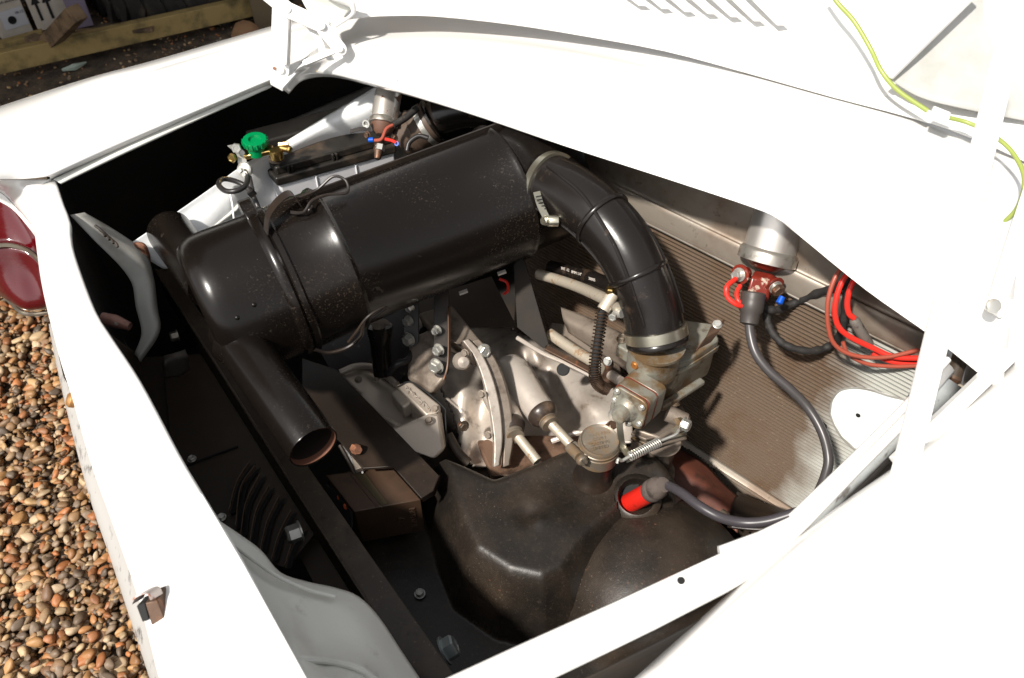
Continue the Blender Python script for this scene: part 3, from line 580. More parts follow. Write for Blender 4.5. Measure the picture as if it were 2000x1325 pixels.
# tail lamp
tl = surf("tail_lamp", [[P(-80, 400, .80), P(10, 395, .80), P(80, 470, .78), P(105, 560, .72)], [P(-80, 480, .62), P(10, 520, .62), P(85, 600, .60), P(118, 640, .60)]], liner, car, solid=.003, label="red ribbed tail lamp with metal bezel")
lens_rows = [[P(-60, 395, .80), P(-30, 385, .81), P(5, 385, .81), P(45, 425, .80), P(78, 470, .78)],
             [P(-70, 430, .77), P(-30, 420, .79), P(15, 425, .79), P(55, 455, .78), P(84, 500, .76)],
             [P(-70, 475, .74), P(-30, 478, .765), P(20, 475, .765), P(60, 492, .755), P(90, 530, .735)]]
low_rows = [[P(-70, 482, .74), P(-30, 486, .765), P(20, 483, .765), P(60, 497, .755), P(90, 535, .735)],
            [P(-50, 525, .70), P(-10, 530, .725), P(30, 530, .725), P(65, 540, .715), P(94, 568, .70)],
            [P(-20, 565, .66), P(10, 580, .675), P(42, 597, .67), P(70, 600, .665), P(96, 598, .66)],
            [P(0, 575, .62), P(20, 592, .63), P(46, 606, .635), P(72, 607, .63), P(96, 604, .63)]]
surf("upper_lens", lens_rows, lens, tl, nu=6, nv=6, solid=.004); surf("lower_lens", low_rows, lens, tl, nu=6, nv=6, solid=.004)
vs, fs = strip_geo([P(-70, 479, .745), P(-30, 482, .77), P(20, 479, .77), P(60, 494, .76), P(92, 532, .74)], V((0, .002, .006)), .004); obj("divider_strip", vs, fs, lensg, tl)
tube("bezel", [P(-30, 368, .83), P(5, 375, .83), P(42, 412, .82), P(76, 452, .80), P(92, 520, .76), P(100, 590, .70), P(96, 610, .64)], .0035, lensg, tl, seg=8)
tube("lower_bezel", [P(-60, 540, .66), P(-10, 562, .655), P(15, 585, .65), P(42, 610, .645), P(70, 614, .64), P(96, 610, .64)], .004, lensg, tl, seg=8)

# ================================================================ the open lid
edge = [(640, 44), (690, 34), (760, 29), (850, 30), (1000, 46), (1150, 70), (1300, 98), (1450, 138), (1620, 186), (1780, 228), (1900, 268), (2060, 340)]
def LT(px, py):      # the lid is one gently curved sheet: distance from the lens plane over the picture
    return 1.34 + .00003 * (1000 - px) + .00012 * (120 - py) if False else 1.33 - (px - 1000) * .00016 + (px > 1700) * 0 + (150 - py) * .00002
rows = []
for k, dy in enumerate((0, -26, -90, -220, -420)):
    rows.append([D(px + (0 if k == 0 else 0), py + dy, LT(px, py) + (.0 if k else .004) + (.012 if k > 1 else 0)) for px, py in edge])
lid = surf("engine_lid", rows, white, car, nu=3, nv=4, solid=.002, label="white louvred engine lid standing open")
surf("lid_rolled_edge", [[D(px, py + 2, LT(px, py) - .010) for px, py in edge], [D(px, py - 10, LT(px, py) - .008) for px, py in edge], [D(px, py - 30, LT(px, py) + .002) for px, py in edge]], white, lid, nu=3, nv=3, solid=.002)
for k in range(7):
    x0 = 1235 + k * 47; y0 = -40 + k * 3; x1 = x0 + 68 - k * 2; y1 = [12, 18, 24, 28, 34, 42, 50][k]
    x1 -= 45; x0 = x1 - 90
    tt = LT(x1, y1) - .004
    a, b = D(x0, y0 - 20, tt), D(x1, y1, tt)
    gd = (b - a).normalized(); sd = V((1, 0, 0)); nn = gd.cross(sd).normalized()
    if nn.y > 0: nn = -nn
    w2 = .0085
    prof = [a - sd * w2, b - sd * w2, b + sd * w2, a + sd * w2]
    vs = [prof[0], prof[1], prof[2], prof[3], a - sd * w2 * .2 + nn * .011, b - sd * w2 * .2 + nn * .011 - gd * .012, b + sd * w2 * .75 + nn * .009 - gd * .008, a + sd * w2 * .75 + nn * .009]
    obj("louvre", vs, [(0, 1, 5, 4), (1, 2, 6, 5), (2, 3, 7, 6), (4, 5, 6, 7), (3, 0, 4, 7)], white, lid, bevel=.0015)
# inner brace and pan on the right
surf("lid_inner_pan", [[D(1735, 152, 1.175), D(1800, 190, 1.17), D(1900, 215, 1.165), D(2080, 250, 1.16)], [D(1790, 100, 1.185), D(1860, 120, 1.185), D(1930, 135, 1.185), D(2100, 160, 1.185)], [D(1905, -20, 1.19), D(1960, -20, 1.195), D(2010, -20, 1.195), D(2120, -20, 1.195)]], mat("shaded_lid_white", (.42, .415, .40), .35, 0, layers=[dict(c=(.33, .33, .29), s=7, lo=.45, hi=.7)]), lid, solid=.002)  # white pan coloured grey: the shading of its angle is in the base colour
bar("lid_brace", D(1738, 150, 1.165), D(1905, -14, 1.165), .011, .008, white, lid)
# rolled corner of the lid at the left
surf("lid_corner", [[D(590, -30, 1.33), D(630, -12, 1.33), D(665, 0, 1.33), D(690, 14, 1.335)], [D(590, 0, 1.36), D(615, 18, 1.36), D(640, 30, 1.36), D(672, 34, 1.35)], [D(600, 20, 1.345), D(620, 38, 1.345), D(652, 52, 1.34), D(684, 36, 1.335)]], grey, lid, nu=5, nv=4)
tube("lid_corner_lip", [D(600, -40, 1.32), D(650, -10, 1.32), D(680, 3, 1.325), D(690, 16, 1.33), D(686, 30, 1.335), D(654, 53, 1.335)], [.008, .009, .008, .005, .003, .002], white, lid, seg=10)
# hinge links
hg = car
def link(name, a, b, wd, th=.005, parent=None, end=True):
    parent = parent or hg
    a, b = V(a), V(b); d = (b - a).normalized(); nrm = V((0, -.62, .78)); s2 = d.cross(nrm).normalized(); nrm = s2.cross(d); pts = []
    r = wd / 2
    for k in range(9): an = math.pi / 2 + math.pi * k / 8; pts.append(a + d * r * math.cos(an) + s2 * r * math.sin(an))
    for k in range(9): an = -math.pi / 2 + math.pi * k / 8; pts.append(b + d * r * math.cos(an) + s2 * r * math.sin(an))
    return prism(name, pts, nrm * th, white, parent, bevel=.0008)
ht = 1.36
hg = link("lid_hinge", D(548, 138, ht + .02), D(552, 20, ht - .01), m(38, ht)); hg["label"] = "white folding lid hinge of riveted links"
bar("upright_rib", D(556, 128, ht + .005), D(560, 24, ht - .02), m(10, ht), .01, white, hg, up=V((1, 0, 0)))
link("upper_link", D(500, -30, ht - .03), D(562, 21, ht - .02), m(30, ht)); link("curved_link", D(562, 21, ht - .022), D(630, 52, ht - .018), m(30, ht))
link("lower_link", D(628, 52, ht - .024), D(664, 97, ht - .01), m(26, ht)); link("foot_link", D(664, 97, ht - .008), D(598, 124, ht), m(12, ht))
vs, fs = strip_geo([D(575, 33, ht - .01), D(600, 48, ht - .005), D(622, 78, ht), D(632, 106, ht + .005)], V((.012, 0, 0)), .002); obj("inner_link", vs, fs, white, hg)
for (x, y, r_, dt) in ((562, 21, 7, -.03), (628, 52, 8, -.033), (664, 97, 7, -.018), (549, 138, 7.5, .01)):
    lathe("rivet", D(x, y, ht + dt + .004), V((0, -.62, .78)), [(0, m(r_, ht)), (.003, m(r_, ht)), (.0042, m(r_ * .7, ht)), (.0045, 0)], white, hg, seg=20)
lathe("rivet_hole", D(536, 134, ht + .012), V((0, -.62, .78)), [(0, .003), (.001, .003), (.001, 0)], rust, hg, seg=10)
# near lid stay
stay = bar("lid_stay", D(1762, 940, .80), D(1998, -40, .92), m(50, .8), .006, white, car, up=V((0, -.7, .7)))
bar("stay_bar_edge", D(1786, 900, .795), D(2016, -40, .915), .006, .014, white, stay, up=V((0, -.7, .7)))
bar("second_link", D(1940, 612, .92), D(2030, 330, 1.0), .022, .006, white, stay, up=V((0, -.7, .7)))
prism("pivot_plate", [D(1848, 600, .93), D(1945, 575, .93), D(2030, 600, .93), D(2030, 722, .93), D(1935, 690, .93), D(1850, 658, .93)], V((0, .02, -.02)), white, stay, bevel=.002)
lathe("pivot_bolt", D(1938, 598, .89), V((0, -.7, .7)), [(0, .008), (.004, .008), (.005, .005), (.005, 0)], zinc, stay, seg=18)
bar("lower_channel_edge", D(1750, 905, .84), D(1975, 690, .90), .016, .012, white, stay, up=V((0, -.7, .7)))
tube("damper_body", [D(1890, 655, .96), D(1862, 738, .95)], .009, brownp, stay, seg=14); lathe("damper_end", D(1862, 738, .95), (D(1862, 738, .95) - D(1890, 655, .96)), [(0, .0095), (.004, .0095), (.008, .005), (.009, 0)], rustb, stay, seg=16)
tube("damper_rod", [D(1862, 742, .95), D(1870, 752, .95), D(1892, 765, .95)], .003, pipe_m, stay, seg=8)
surf("damper_shade_plate", [[D(1898, 662, 1.0), D(1930, 672, 1.0)], [D(1880, 760, 1.0), D(1905, 760, 1.0)]], dustg, stay, nu=2, nv=2)
# wire on the lid
wire = thing("lamp_wire", "yellow-green wire clipped along the inside of the open lid", "wire", D(1700, 100, 1.15))
tube("wire_run", [D(1612, -30, 1.19), D(1635, 5, 1.19), D(1668, 42, 1.18), D(1700, 95, 1.175), D(1722, 140, 1.165), D(1755, 178, 1.16), D(1812, 217, 1.15)], m(4.6, 1.16), lime, wire, seg=10)
tube("wire_tail", [D(1852, 230, 1.145), D(1890, 240, 1.14), D(1935, 262, 1.12), D(1975, 295, 1.10), D(2000, 345, 1.08), D(1990, 400, 1.06), D(1960, 435, 1.05), D(1928, 452, 1.04)], m(4.2, 1.13), lime, wire, seg=10)
vs, fs = bar_geo(D(1818, 218, 1.145), D(1853, 232, 1.14), .018, .012); o = obj("wire_clip", vs, fs, white, wire, bevel=.002)
# ================================================================ battery
bat = thing("car_battery", "white cased battery with black lid beside the air cleaner", "battery", P(620, 330, .60))
bz = .775
c0 = P(489, 322, bz); c1 = P(540, 347, bz); c2 = P(770, 283, bz); c3 = c2 + (c0 - c1)
c0 = c1 + (c0 - c1) * 1.0
long_ = c2 - c1; wid = (P(500, 300, bz) - c1); wid = (c0 - c1).normalized() * .115 + V((.02, .03, 0))
o_ = c1
vs, fs = box_geo(o_ + UP * -.2, long_, wid, UP * .182); obj("battery_case", vs, fs, battw, bat, bevel=.006, seg=3)
vs, fs = box_geo(o_ - long_.normalized() * .003 - wid.normalized() * .003 - UP * .018, long_ + long_.normalized() * .006, wid + wid.normalized() * .006, UP * .018); obj("lid_skirt", vs, fs, battk, bat, bevel=.004, seg=3)
vs, fs = box_geo(o_ + long_.normalized() * .004 + wid.normalized() * .006, long_ * .97, wid * .94, UP * .016); obj("battery_lid", vs, fs, battk, bat, bevel=.003, seg=2)
for k in (.10, .13, .47, .50, .84, .87):
    vs, fs = box_geo(o_ + long_ * k - wid.normalized() * .0 , long_.normalized() * .004, wid.normalized() * .008, UP * .014); obj("lid_rib", vs, fs, battk, bat, bevel=.001)
for k in (.30, .64):
    vs, fs = box_geo(o_ + long_ * k - wid.normalized() * .002 - UP * .17, long_.normalized() * .003, wid.normalized() * .003, UP * .15); obj("case_rib", vs, fs, battw, bat, bevel=.001)
vs, fs = box_geo(o_ + long_ * .0 + wid * .55 + UP * .0155, long_ * 1.0, wid * .45, UP * .024); obj("vent_cover", vs, fs, dustg, bat, bevel=.004)
# terminal isolator with green knob
iso = thing("battery_isolator", "brass battery terminal switch with green plastic knob", "battery isolator", P(520, 300, .80))
tt = 1.43
lathe("green_knob", D(500, 284, tt), V((.05, -.1, 1)), [(0, m(17, tt)), (.001, m(22, tt)), (.003, m(23.5, tt)), (.012, m(23.5, tt)), (.014, m(22, tt)), (.014, m(12, tt)), (.010, m(10, tt)), (.010, 0)], greenp, iso, seg=28)
for k in range(16):
    an = 2 * math.pi * k / 16; q = D(500, 284, tt) + V((math.cos(an), math.sin(an), 0)) * m(23.5, tt)
    vs, fs = tube_geo([q + UP * .003, q + UP * .007, q + UP * .012], .0022, 6, n=1); obj("knob_grip", vs, fs, greenp, iso)
lathe("knob_stem", D(500, 292, tt), UP, [(-.01, m(16, tt)), (.006, m(16, tt)), (.006, 0)], greenp, iso, seg=20)
bar("brass_bar", D(478, 303, tt + .005), D(532, 292, tt + .005), .022, .009, brass, iso, bevel=.002)
lathe("post_clamp", D(541, 305, tt), UP, [(-.004, m(13, tt)), (.010, m(13, tt)), (.013, m(12, tt)), (.013, 0)], brass, iso, seg=24)
lathe("post_base", D(541, 312, tt + .01), UP, [(0, m(16, tt)), (.005, m(15, tt)), (.005, 0)], battk, iso, seg=20)
tube("clamp_bolt", [D(550, 290, tt), D(567, 293, tt - .005)], m(6.5, tt), brass, iso, seg=12, n=1); bolt(D(564, 292, tt - .005), V((.9, -.4, .1)), m(6, tt), brass, iso)
tube("clamp_nut", [D(545, 283, tt), D(563, 281, tt)], m(5, tt), brass, iso, seg=6, n=1)
vs, fs = strip_geo([D(452, 283, tt - .01), D(470, 300, tt), D(474, 320, tt), D(482, 334, tt)], V((.014, .006, 0)), .005); obj("alloy_lug", vs, fs, zinc, iso)
bolt(D(462, 289, tt - .015), V((.25, -.9, .4)), m(10, tt), zinc, iso, washer=False, h=.010); bolt(D(456, 308, tt - .01), V((-.3, -.9, .3)), m(9, tt), brass, iso, washer=False)
lathe("lower_eye", D(480, 332, tt - .005), V((-.2, -.8, .5)), [(0, m(15, tt)), (.006, m(15, tt)), (.008, m(12, tt)), (.008, 0)], zinc, iso, seg=20); bolt(D(470, 333, tt - .02), V((-.2, -.8, .5)), m(6, tt), zinc, iso); bolt(D(478, 341, tt - .02), V((-.2, -.8, .5)), m(5, tt), zinc, iso)
cb = thing("battery_cable", "black earth cable looped from the battery terminal", "cable", P(460, 380, .7))
tube("cable_loop", [D(484, 345, 1.40), D(480, 362, 1.37), D(462, 373, 1.355), D(440, 373, 1.36), D(427, 360, 1.38), D(437, 350, 1.40), D(462, 355, 1.41), D(484, 368, 1.41), D(500, 395, 1.40), D(512, 430, 1.40)], m(5.2, 1.38), cable, cb, seg=12)
tube("thin_lead", [D(488, 345, 1.42), D(494, 372, 1.415), D(502, 410, 1.41), D(508, 430, 1.41)], m(3.4, 1.4), cable, cb, seg=8)
vs, fs = bar_geo(D(486, 382, 1.395), D(498, 374, 1.395), .005, .010); obj("cable_tie", vs, fs, cable, cb)

# ================================================================ air cleaner
ac = thing("air_cleaner", "large glossy black cylindrical air cleaner lying across the bay", "air cleaner", P(700, 560, .60))
C0 = D(397, 612, 1.125); Cr = D(985, 378, 1.275)
ax = (Cr - C0).normalized(); L = (Cr - C0).length; RR = .1075
def st(px):      # station along the axis where the centre line crosses picture column px (linear is close enough)
    return L * (px - 397) / (985 - 397)
prof = [(0, 0), (0, RR * .80), (.004, RR * .88), (.012, RR * .955), (.024, RR * .99), (.04, RR)]
b1, b2, b3 = L * .235, L * .40, L * .985
prof += [(b1 - .012, RR), (b1 - .010, RR + .0025), (b1 - .005, RR + .0055), (b1 + .001, RR + .0055), (b1 + .004, RR + .0015), (b1 + .006, RR + .004), (b1 + .013, RR + .0045), (b1 + .016, RR + .001)]
prof += [(b2 - .004, RR + .001), (b2, RR + .004), (b2 + .006, RR + .005), (b2 + .010, RR + .0015), (b2 + .013, RR - .001)]
prof += [(b3 - .006, RR - .001), (b3, RR + .003), (b3 + .005, RR + .004), (b3 + .009, RR - .002), (b3 + .012, RR - .003), (b3 + .09, RR - .003), (b3 + .12, RR - .02), (b3 + .13, 0)]
lathe("canister", C0, ax, prof, gloss, ac, seg=96)
sidev = ax.cross(UP).normalized()       # towards the near side
if sidev.y > 0: sidev = -sidev
upv = sidev.cross(ax); upv = upv if upv.z > 0 else -upv
def on(s, ang, r=RR):     # ang 0 = top, + towards the lens side
    return C0 + ax * s + (upv * math.cos(R(ang)) + sidev * math.sin(R(ang))) * r
# welded seam flange along the far top
vs, fs = box_geo(on(b1 + .03, -14, RR - .004), ax * (b3 + .05 - b1 - .03), -sidev * .003, (upv * 1.0 - sidev * .1) * .0095); obj("seam_flange", vs, fs, satin, ac)
# lifting ear at the clamp band
prism("band_ear", [on(b1 - .012, a, RR + r) for a, r in ((-38, .0), (-36, .015), (-30, .021), (-22, .019), (-14, .010), (-8, .0))], ax * .018, gloss, ac, bevel=.002)
# over-centre clips
def clip(phi, s0, s1, sgn=1):
    q0 = on(s0, phi - 3, RR + .008); q1 = on((s0 + s1) / 2, phi - 1, RR + .030); q2 = on(s1 - .004, phi, RR + .014)
    return q0, q1, q2
q0, q1, q2 = clip(2, b1 + .004, b2 - .03)
vs, fs = strip_geo([on(b1 + .001, 14, RR + .008), on(b1 + .014, 6, RR + .020), on(b1 + .036, 0, RR + .026), on(b1 + .054, -3, RR + .024), on(b1 + .060, -2, RR + .006)], sidev * .016, .0015); obj("clip_lever", vs, fs, satin, ac)
wr = [on(b1 + .042, 7, RR + .012), on(b1 + .058, 10, RR + .010), on(b1 + .075, 6, RR + .016), on(b1 + .098, 4, RR + .013), on(b1 + .124, 7, RR + .010), on(b1 + .130, 0, RR + .018), on(b1 + .117, -5, RR + .024), on(b1 + .09, -6, RR + .012), on(b1 + .062, -6, RR + .010)]
tube("clip_wire", wr, .0021, satin, ac, seg=8); tube("clip_eye", [on(b1 + .062, 9, RR + .001), on(b1 + .066, 10, RR + .010), on(b1 + .072, 7, RR + .008), on(b1 + .070, 5, RR)], .002, satin, ac, seg=8)
wl = [on(b1 + .001, 118, RR + .006), on(b1 + .018, 124, RR + .016), on(b1 + .045, 124, RR + .020), on(b1 + .068, 118, RR + .016), on(b1 + .078, 110, RR + .004)]
tube("lower_clip_wire", wl, .0028, satin, ac, seg=8)
tube("lower_clip_wire", [on(b1 + .048, 116, RR + .018), on(b1 + .062, 108, RR + .016), on(b1 + .082, 98, RR + .014), on(b1 + .105, 96, RR + .012), on(b1 + .112, 99, RR + .010), on(b1 + .09, 102, RR + .012)], .0022, satin, ac, seg=8)
for (s, a_) in ((b1 - .078, 62), (b1 - .052, 58)):
    lathe("rivet", on(s, a_, RR - .0005), (on(s, a_, 1) - C0 - ax * s), [(0, .0034), (.0012, .0030), (.0022, .0018), (.0025, 0)], gloss, ac, seg=14)
# inlet pipes through the rear end
e0 = D(470, 672, 1.09); e1 = D(613, 874, .985); dv = (e1 - e0).normalized(); ro_ = m(51, 1.0); r1_ = .0325
lathe("inlet_pipe", e1, -dv, [(.0008, ro_ - .0022), (0, ro_ - .0004), (.001, ro_), ((e1 - e0).length * .5, ro_ * 1.01), ((e1 - e0).length + .03, ro_ * 1.02)], gloss, ac, seg=56, cap=(0, 1))
lathe("pipe_lip", e1 - dv * .0006, -dv, [(.0, ro_ - .001), (.0004, ro_ - .0024), (.010, ro_ - .0025)], inner_pipe, ac, seg=48, cap=(0, 0))
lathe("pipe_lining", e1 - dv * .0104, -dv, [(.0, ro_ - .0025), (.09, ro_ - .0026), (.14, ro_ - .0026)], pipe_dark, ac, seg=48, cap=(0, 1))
lathe("pipe_weld", e0 + dv * .010, -dv, [(0, ro_ * 1.02), (.004, ro_ * 1.08), (.009, ro_ * 1.12), (.014, ro_ * 1.16)], gloss, ac, seg=48)
for k in range(24):
    an = 2 * math.pi * k / 24; a = dv.orthogonal().normalized(); b = dv.cross(a)
    if rng.random() < .4: continue
f0 = D(415, 560, 1.22); f1 = D(331, 452, 1.33); dv2 = (f1 - f0).normalized()
lathe("rear_stub_pipe", f0, dv2, [(0, m(45, 1.3)), ((f1 - f0).length, m(44, 1.3)), ((f1 - f0).length + .006, m(41, 1.3)), ((f1 - f0).length + .009, m(34, 1.3)), ((f1 - f0).length + .010, 0)], gloss, ac, seg=48)
# box-like skirt of the end below the pipe
# steel support brackets with bolts
def bracket(px0, py0, px1, py1, t0, t1, wpx, name, mt_):
    a = D(px0, py0, t0); b = D(px1, py1, t1); d = (b - a); sv = V((1, .12, 0)).normalized() * m(wpx, t1)
    rr = sv.length / 2; pts = [a - sv / 2, b - sv / 2 - d.normalized() * rr]
    for k in range(1, 6): an = math.pi * k / 6; pts.append(b - d.normalized() * rr - sv.normalized() * rr * math.cos(an) + d.normalized() * rr * math.sin(an) * .8)
    pts += [b + sv / 2 - d.normalized() * rr, a + sv / 2]
    return prism(name, pts, V((.1, .9, -.2)).normalized() * .004, mt_, ac, bevel=.0008)
bracket(862, 560, 862, 742, 1.29, 1.27, 30, "support_bracket", satin)
vs, fs = strip_geo([D(877, 600, 1.275), D(878, 650, 1.268), D(876, 708, 1.262), D(868, 738, 1.264)], V((.003, .010, 0)), .002); obj("rusty_bracket_edge", vs, fs, rustb, ac)
bracket(803, 570, 803, 682, 1.33, 1.33, 30, "support_bracket", satin)
for (x, y, r_, t_) in ((855, 682, 11, 1.265), (851, 714, 14, 1.26), (852, 644, 9, 1.275), (796, 626, 10, 1.325), (797, 662, 12, 1.32), (800, 600, 8, 1.33)):
    bolt(D(x + 3, y, t_), V((-.55, -.8, .15)), m(r_ * .92, t_), zinc, ac, h=.009, spin=x * .1)
# sheet strut towards the far end
prism("angled_strut", [D(1003, 520, 1.33), D(1022, 500, 1.33), D(1072, 672, 1.33), D(1062, 682, 1.33), D(1010, 640, 1.34)], V((.0, .01, -.004)), liner, ac, bevel=.001)
for (x0, y0) in ((1003, 540), (975, 553), (902, 567)):
    vs, fs = bar_geo(D(x0 - 8, y0 + 3, 1.30), D(x0 + 8, y0 - 3, 1.30), .004, .004); 

# ================================================================ intake hose
hs = thing("intake_hose", "thick ribbed black rubber elbow hose from air cleaner to carburettor", "hose", P(1283, 660, .70))
ctr = [D(1040, 352, 1.235), D(1075, 362, 1.205), D(1120, 385, 1.175), D(1172, 425, 1.145), D(1218, 482, 1.13), D(1250, 545, 1.13), D(1272, 605, 1.14), D(1281, 650, 1.148)]
rad = [m(60, 1.22), m(61, 1.2), m(60, 1.17), m(58, 1.15), m(57, 1.13), m(57, 1.13), m(57, 1.14), m(57, 1.148)]
tube("hose_body", ctr[1:], rad[1:], rubber, hs, seg=56, n=12)
pc = cr(ctr, 12); Tn, Nn = frames(pc)
def ring(i, dr, w_):
    p = V(pc[i]); t = V(Tn[i]); r = np.interp(i / len(pc), np.linspace(0, 1, len(rad)), rad)
    return lathe_geo(p - t * w_ / 2, t, [(0, r - .002), (0, r + dr * .7), (w_ * .25, r + dr), (w_ * .75, r + dr), (w_, r + dr * .7), (w_, r - .002)], 56), r
for i in (37, 58):
    (vs, fs), r = ring(i, .004, .007); obj("hose_rib", vs, fs, rubber, hs)
# lengthwise moulding ribs
for ang in (12, 118, 205, 300):
    path = []
    for i in range(16, len(pc) - 8, 4):
        t = V(Tn[i]); a = (V((1, 0, 0)) - t * t.x).normalized(); b = t.cross(a); r = np.interp(i / len(pc), np.linspace(0, 1, len(rad)), rad)
        path.append(V(pc[i]) + (a * math.cos(R(ang)) + b * math.sin(R(ang))) * (r + .0005))
    tube("lengthwise_rib", path, .0026, rubber, hs, seg=8, n=2)
# collar on the canister and the clamps
t0v = (ctr[1] - ctr[0]).normalized()
lathe("hose_collar", ctr[0] - t0v * .006, t0v, [(-.004, m(64, 1.23)), (0, m(67, 1.23)), (.006, m(67, 1.23)), (.009, m(62, 1.22)), (.014, m(61, 1.22)), (.016, m(64, 1.22)), (.022, m(64, 1.22)), (.024, m(61, 1.22)), (.045, m(61, 1.21))], gloss, hs, seg=56)
cl0 = V(pc[12]); ct = V(Tn[12])
lathe("upper_clamp_band", cl0 - ct * .005, ct, [(0, m(61, 1.2)), (0, m(66.5, 1.2)), (.011, m(66.5, 1.2)), (.011, m(61, 1.2))], band, hs, seg=64)
lathe("clamp_screw_barrel", D(1068, 432, 1.155), V((.9, .1, -.05)), [(0, .007), (.002, .0085), (.016, .0085), (.018, .005), (.018, 0)], band, hs, seg=16)
screw(D(1066, 431, 1.152), V((-.75, -.6, .25)), m(9, 1.15), band, hs, slot=V((.3, .2, 1)))
for k in range(7):
    a = D(1052 + k * 2.6, 384 + k * 6.2, 1.15 + k * .0005); vs, fs = bar_geo(a - V((.004, 0, .001)), a + V((.004, 0, .001)), .0014, .0014); obj("clamp_thread_notch", vs, fs, ink, hs, bevel=0)
vs, fs = strip_geo([D(1048, 375, 1.158), D(1055, 400, 1.152), D(1068, 428, 1.15)], V((.010, .004, 0)), .001); obj("clamp_tail", vs, fs, band, hs)
cb0 = V(pc[-9]); cbt = V(Tn[-3])
lathe("lower_clamp_band", D(1281, 648, 1.147) - cbt * .006, cbt, [(0, m(58, 1.148)), (0, m(61.5, 1.148)), (.015, m(61.5, 1.148)), (.015, m(58, 1.148))], band, hs, seg=64)
lathe("hose_lip", D(1282, 655, 1.148) + cbt * .004, cbt, [(0, m(59, 1.148)), (.003, m(61.5, 1.148)), (.007, m(61.5, 1.148)), (.010, m(58, 1.148)), (.010, m(50, 1.148))], rubber, hs, seg=56)
lathe("clamp_screw_barrel", D(1200, 612, 1.14), V((.6, -.5, .4)), [(-.01, .005), (0, .0065), (.014, .0065), (.014, 0)], zinc, hs, seg=14); bolt(D(1197, 618, 1.13), V((-.3, -.85, .2)), .006, zinc, hs, washer=False)

# ================================================================ carburettor
cf = thing("carburettor", "fuel-stained grey alloy carburettor under the intake hose", "carburettor", P(1285, 880, .55))
tz = 1.155; DN = V((.0, .0, -1))
lathe("intake_throat", D(1282, 668, 1.15), -UP, [(0, m(55, tz)), (.006, m(56, tz)), (.008, m(53, tz)), (.055, m(51, tz)), (.06, 0)], carb, cf, seg=48)
lathe("throat_lip", D(1282, 670, 1.148), -UP, [(0, m(57, tz)), (.005, m(57, tz)), (.006, m(52, tz))], carb, cf, seg=48)
top = [D(1204, 674, 1.175), D(1212, 660, 1.19), D(1250, 648, 1.22), D(1330, 628, 1.27), D(1398, 636, 1.26), D(1404, 668, 1.22), D(1340, 706, 1.175), D(1291, 738 - 8, 1.15), D(1280, 722, 1.145)]
top = [P(1204, 674, .752), P(1214, 658, .752), P(1260, 640, .752), P(1330, 624, .752), P(1392, 632, .752), P(1405, 664, .752), P(1345, 704, .752), P(1292, 726, .752), P(1276, 717, .752)]
prism("top_cover", top, UP * -.024, carb, cf, bevel=.003, seg=3)
vs, fs = strip_geo([P(1292, 741, .736), P(1350, 714, .736), P(1403, 680, .736)], V((.002, .004, 0)), .008, 3); obj("cover_rib", vs, fs, carb, cf)
bolt(P(1214, 664, .753), UP, m(8.5, 1.17), capm, cf, h=.007); bolt(P(1273, 706, .753), UP, m(8.5, 1.16), capm, cf, h=.007); bolt(P(1335, 668, .77), V((0, -.3, 1)), m(8, 1.16), alloy_d, cf)
lathe("idle_screw", D(1242, 712, 1.152), V((-.55, -.8, .1)), [(-.004, m(9, tz)), (.004, m(8.5, tz)), (.006, m(6, tz)), (.006, 0)], mat("amber_stained_brass", (.40, .16, .04), .4, .6), cf, seg=18)
# bent tab at top right
vs, fs = strip_geo([D(1402, 632, 1.15), D(1392, 652, 1.135), D(1374, 676, 1.14)], V((.022, .012, .004)), .0015, 4); obj("bent_tab", vs, fs, rustb, cf); screw(D(1401, 634, 1.14), V((-.1, -.4, .9)), m(8, 1.16), zinc, cf)
# float bowl and barrel
bowl = [P(1312, 738, .728), P(1345, 712, .728), P(1393, 684, .728), P(1402, 664, .728), P(1388, 640, .728), P(1330, 640, .728), P(1290, 690, .728)]
prism("float_bowl", bowl, UP * -.062, carb, cf, bevel=.008, seg=4)
lathe("venturi_barrel", P(1293, 716, .73), -UP, [(0, m(36, 1.19)), (.05, m(35, 1.19)), (.06, m(28, 1.19)), (.062, 0)], carb, cf, seg=36)
vs, fs = bar_geo(D(1290, 797, 1.19), D(1372, 744, 1.23), .012, .010); obj("lower_link_rail", vs, fs, carb, cf, bevel=.003, seg=3)
# square diaphragm housing facing the lens, lower left
fn = V((-.62, -.74, .12)).normalized()          # it faces this way
fr = fn.cross(UP).normalized() * -1; fu = fr.cross(fn); 
if fu.z < 0: fu = -fu
dc = D(1236, 784, 1.165)
fr = UP.cross(fn).normalized()
if fr.x < 0: fr = -fr
fu = fn.cross(fr); fu = fu if fu.z > 0 else -fu
def sq(c, h, k=.30, sx=1.):
    pts = []
    for (sx_, sy_) in ((1, 1), (-1, 1), (-1, -1), (1, -1)):
        for j in range(4):
            an = math.atan2(sy_, sx_) - math.pi / 4 + math.pi / 2 * j / 3
            pts.append(c + fr * sx * (sx_ * h * (1 - k) + math.cos(an) * h * k) + fu * (sy_ * h * (1 - k) + math.sin(an) * h * k))
    return pts
fc = D(1231, 794, 1.135)
hh = m(39, 1.15)
prism("diaphragm_housing", sq(fc - fn * .022, hh), -fn * .022, carb, cf, bevel=.001)
prism("red_gasket", sq(fc - fn * .0205, hh * 1.005), -fn * .0010, mat("gasket_red_brown", (.14, .035, .02), .6), cf, bevel=0)
prism("diaphragm_body", sq(fc - fn * .0, hh * .98), -fn * .020, carb, cf, bevel=.001)
prism("diaphragm_gasket", sq(fc + fn * .0002, hh * .985), fn * .0008, MATS["gasket_red_brown"], cf, bevel=0)
prism("diaphragm_cover", sq(fc + fn * .0014, hh * .97, .4), fn * .005, carb, cf, bevel=.0015)
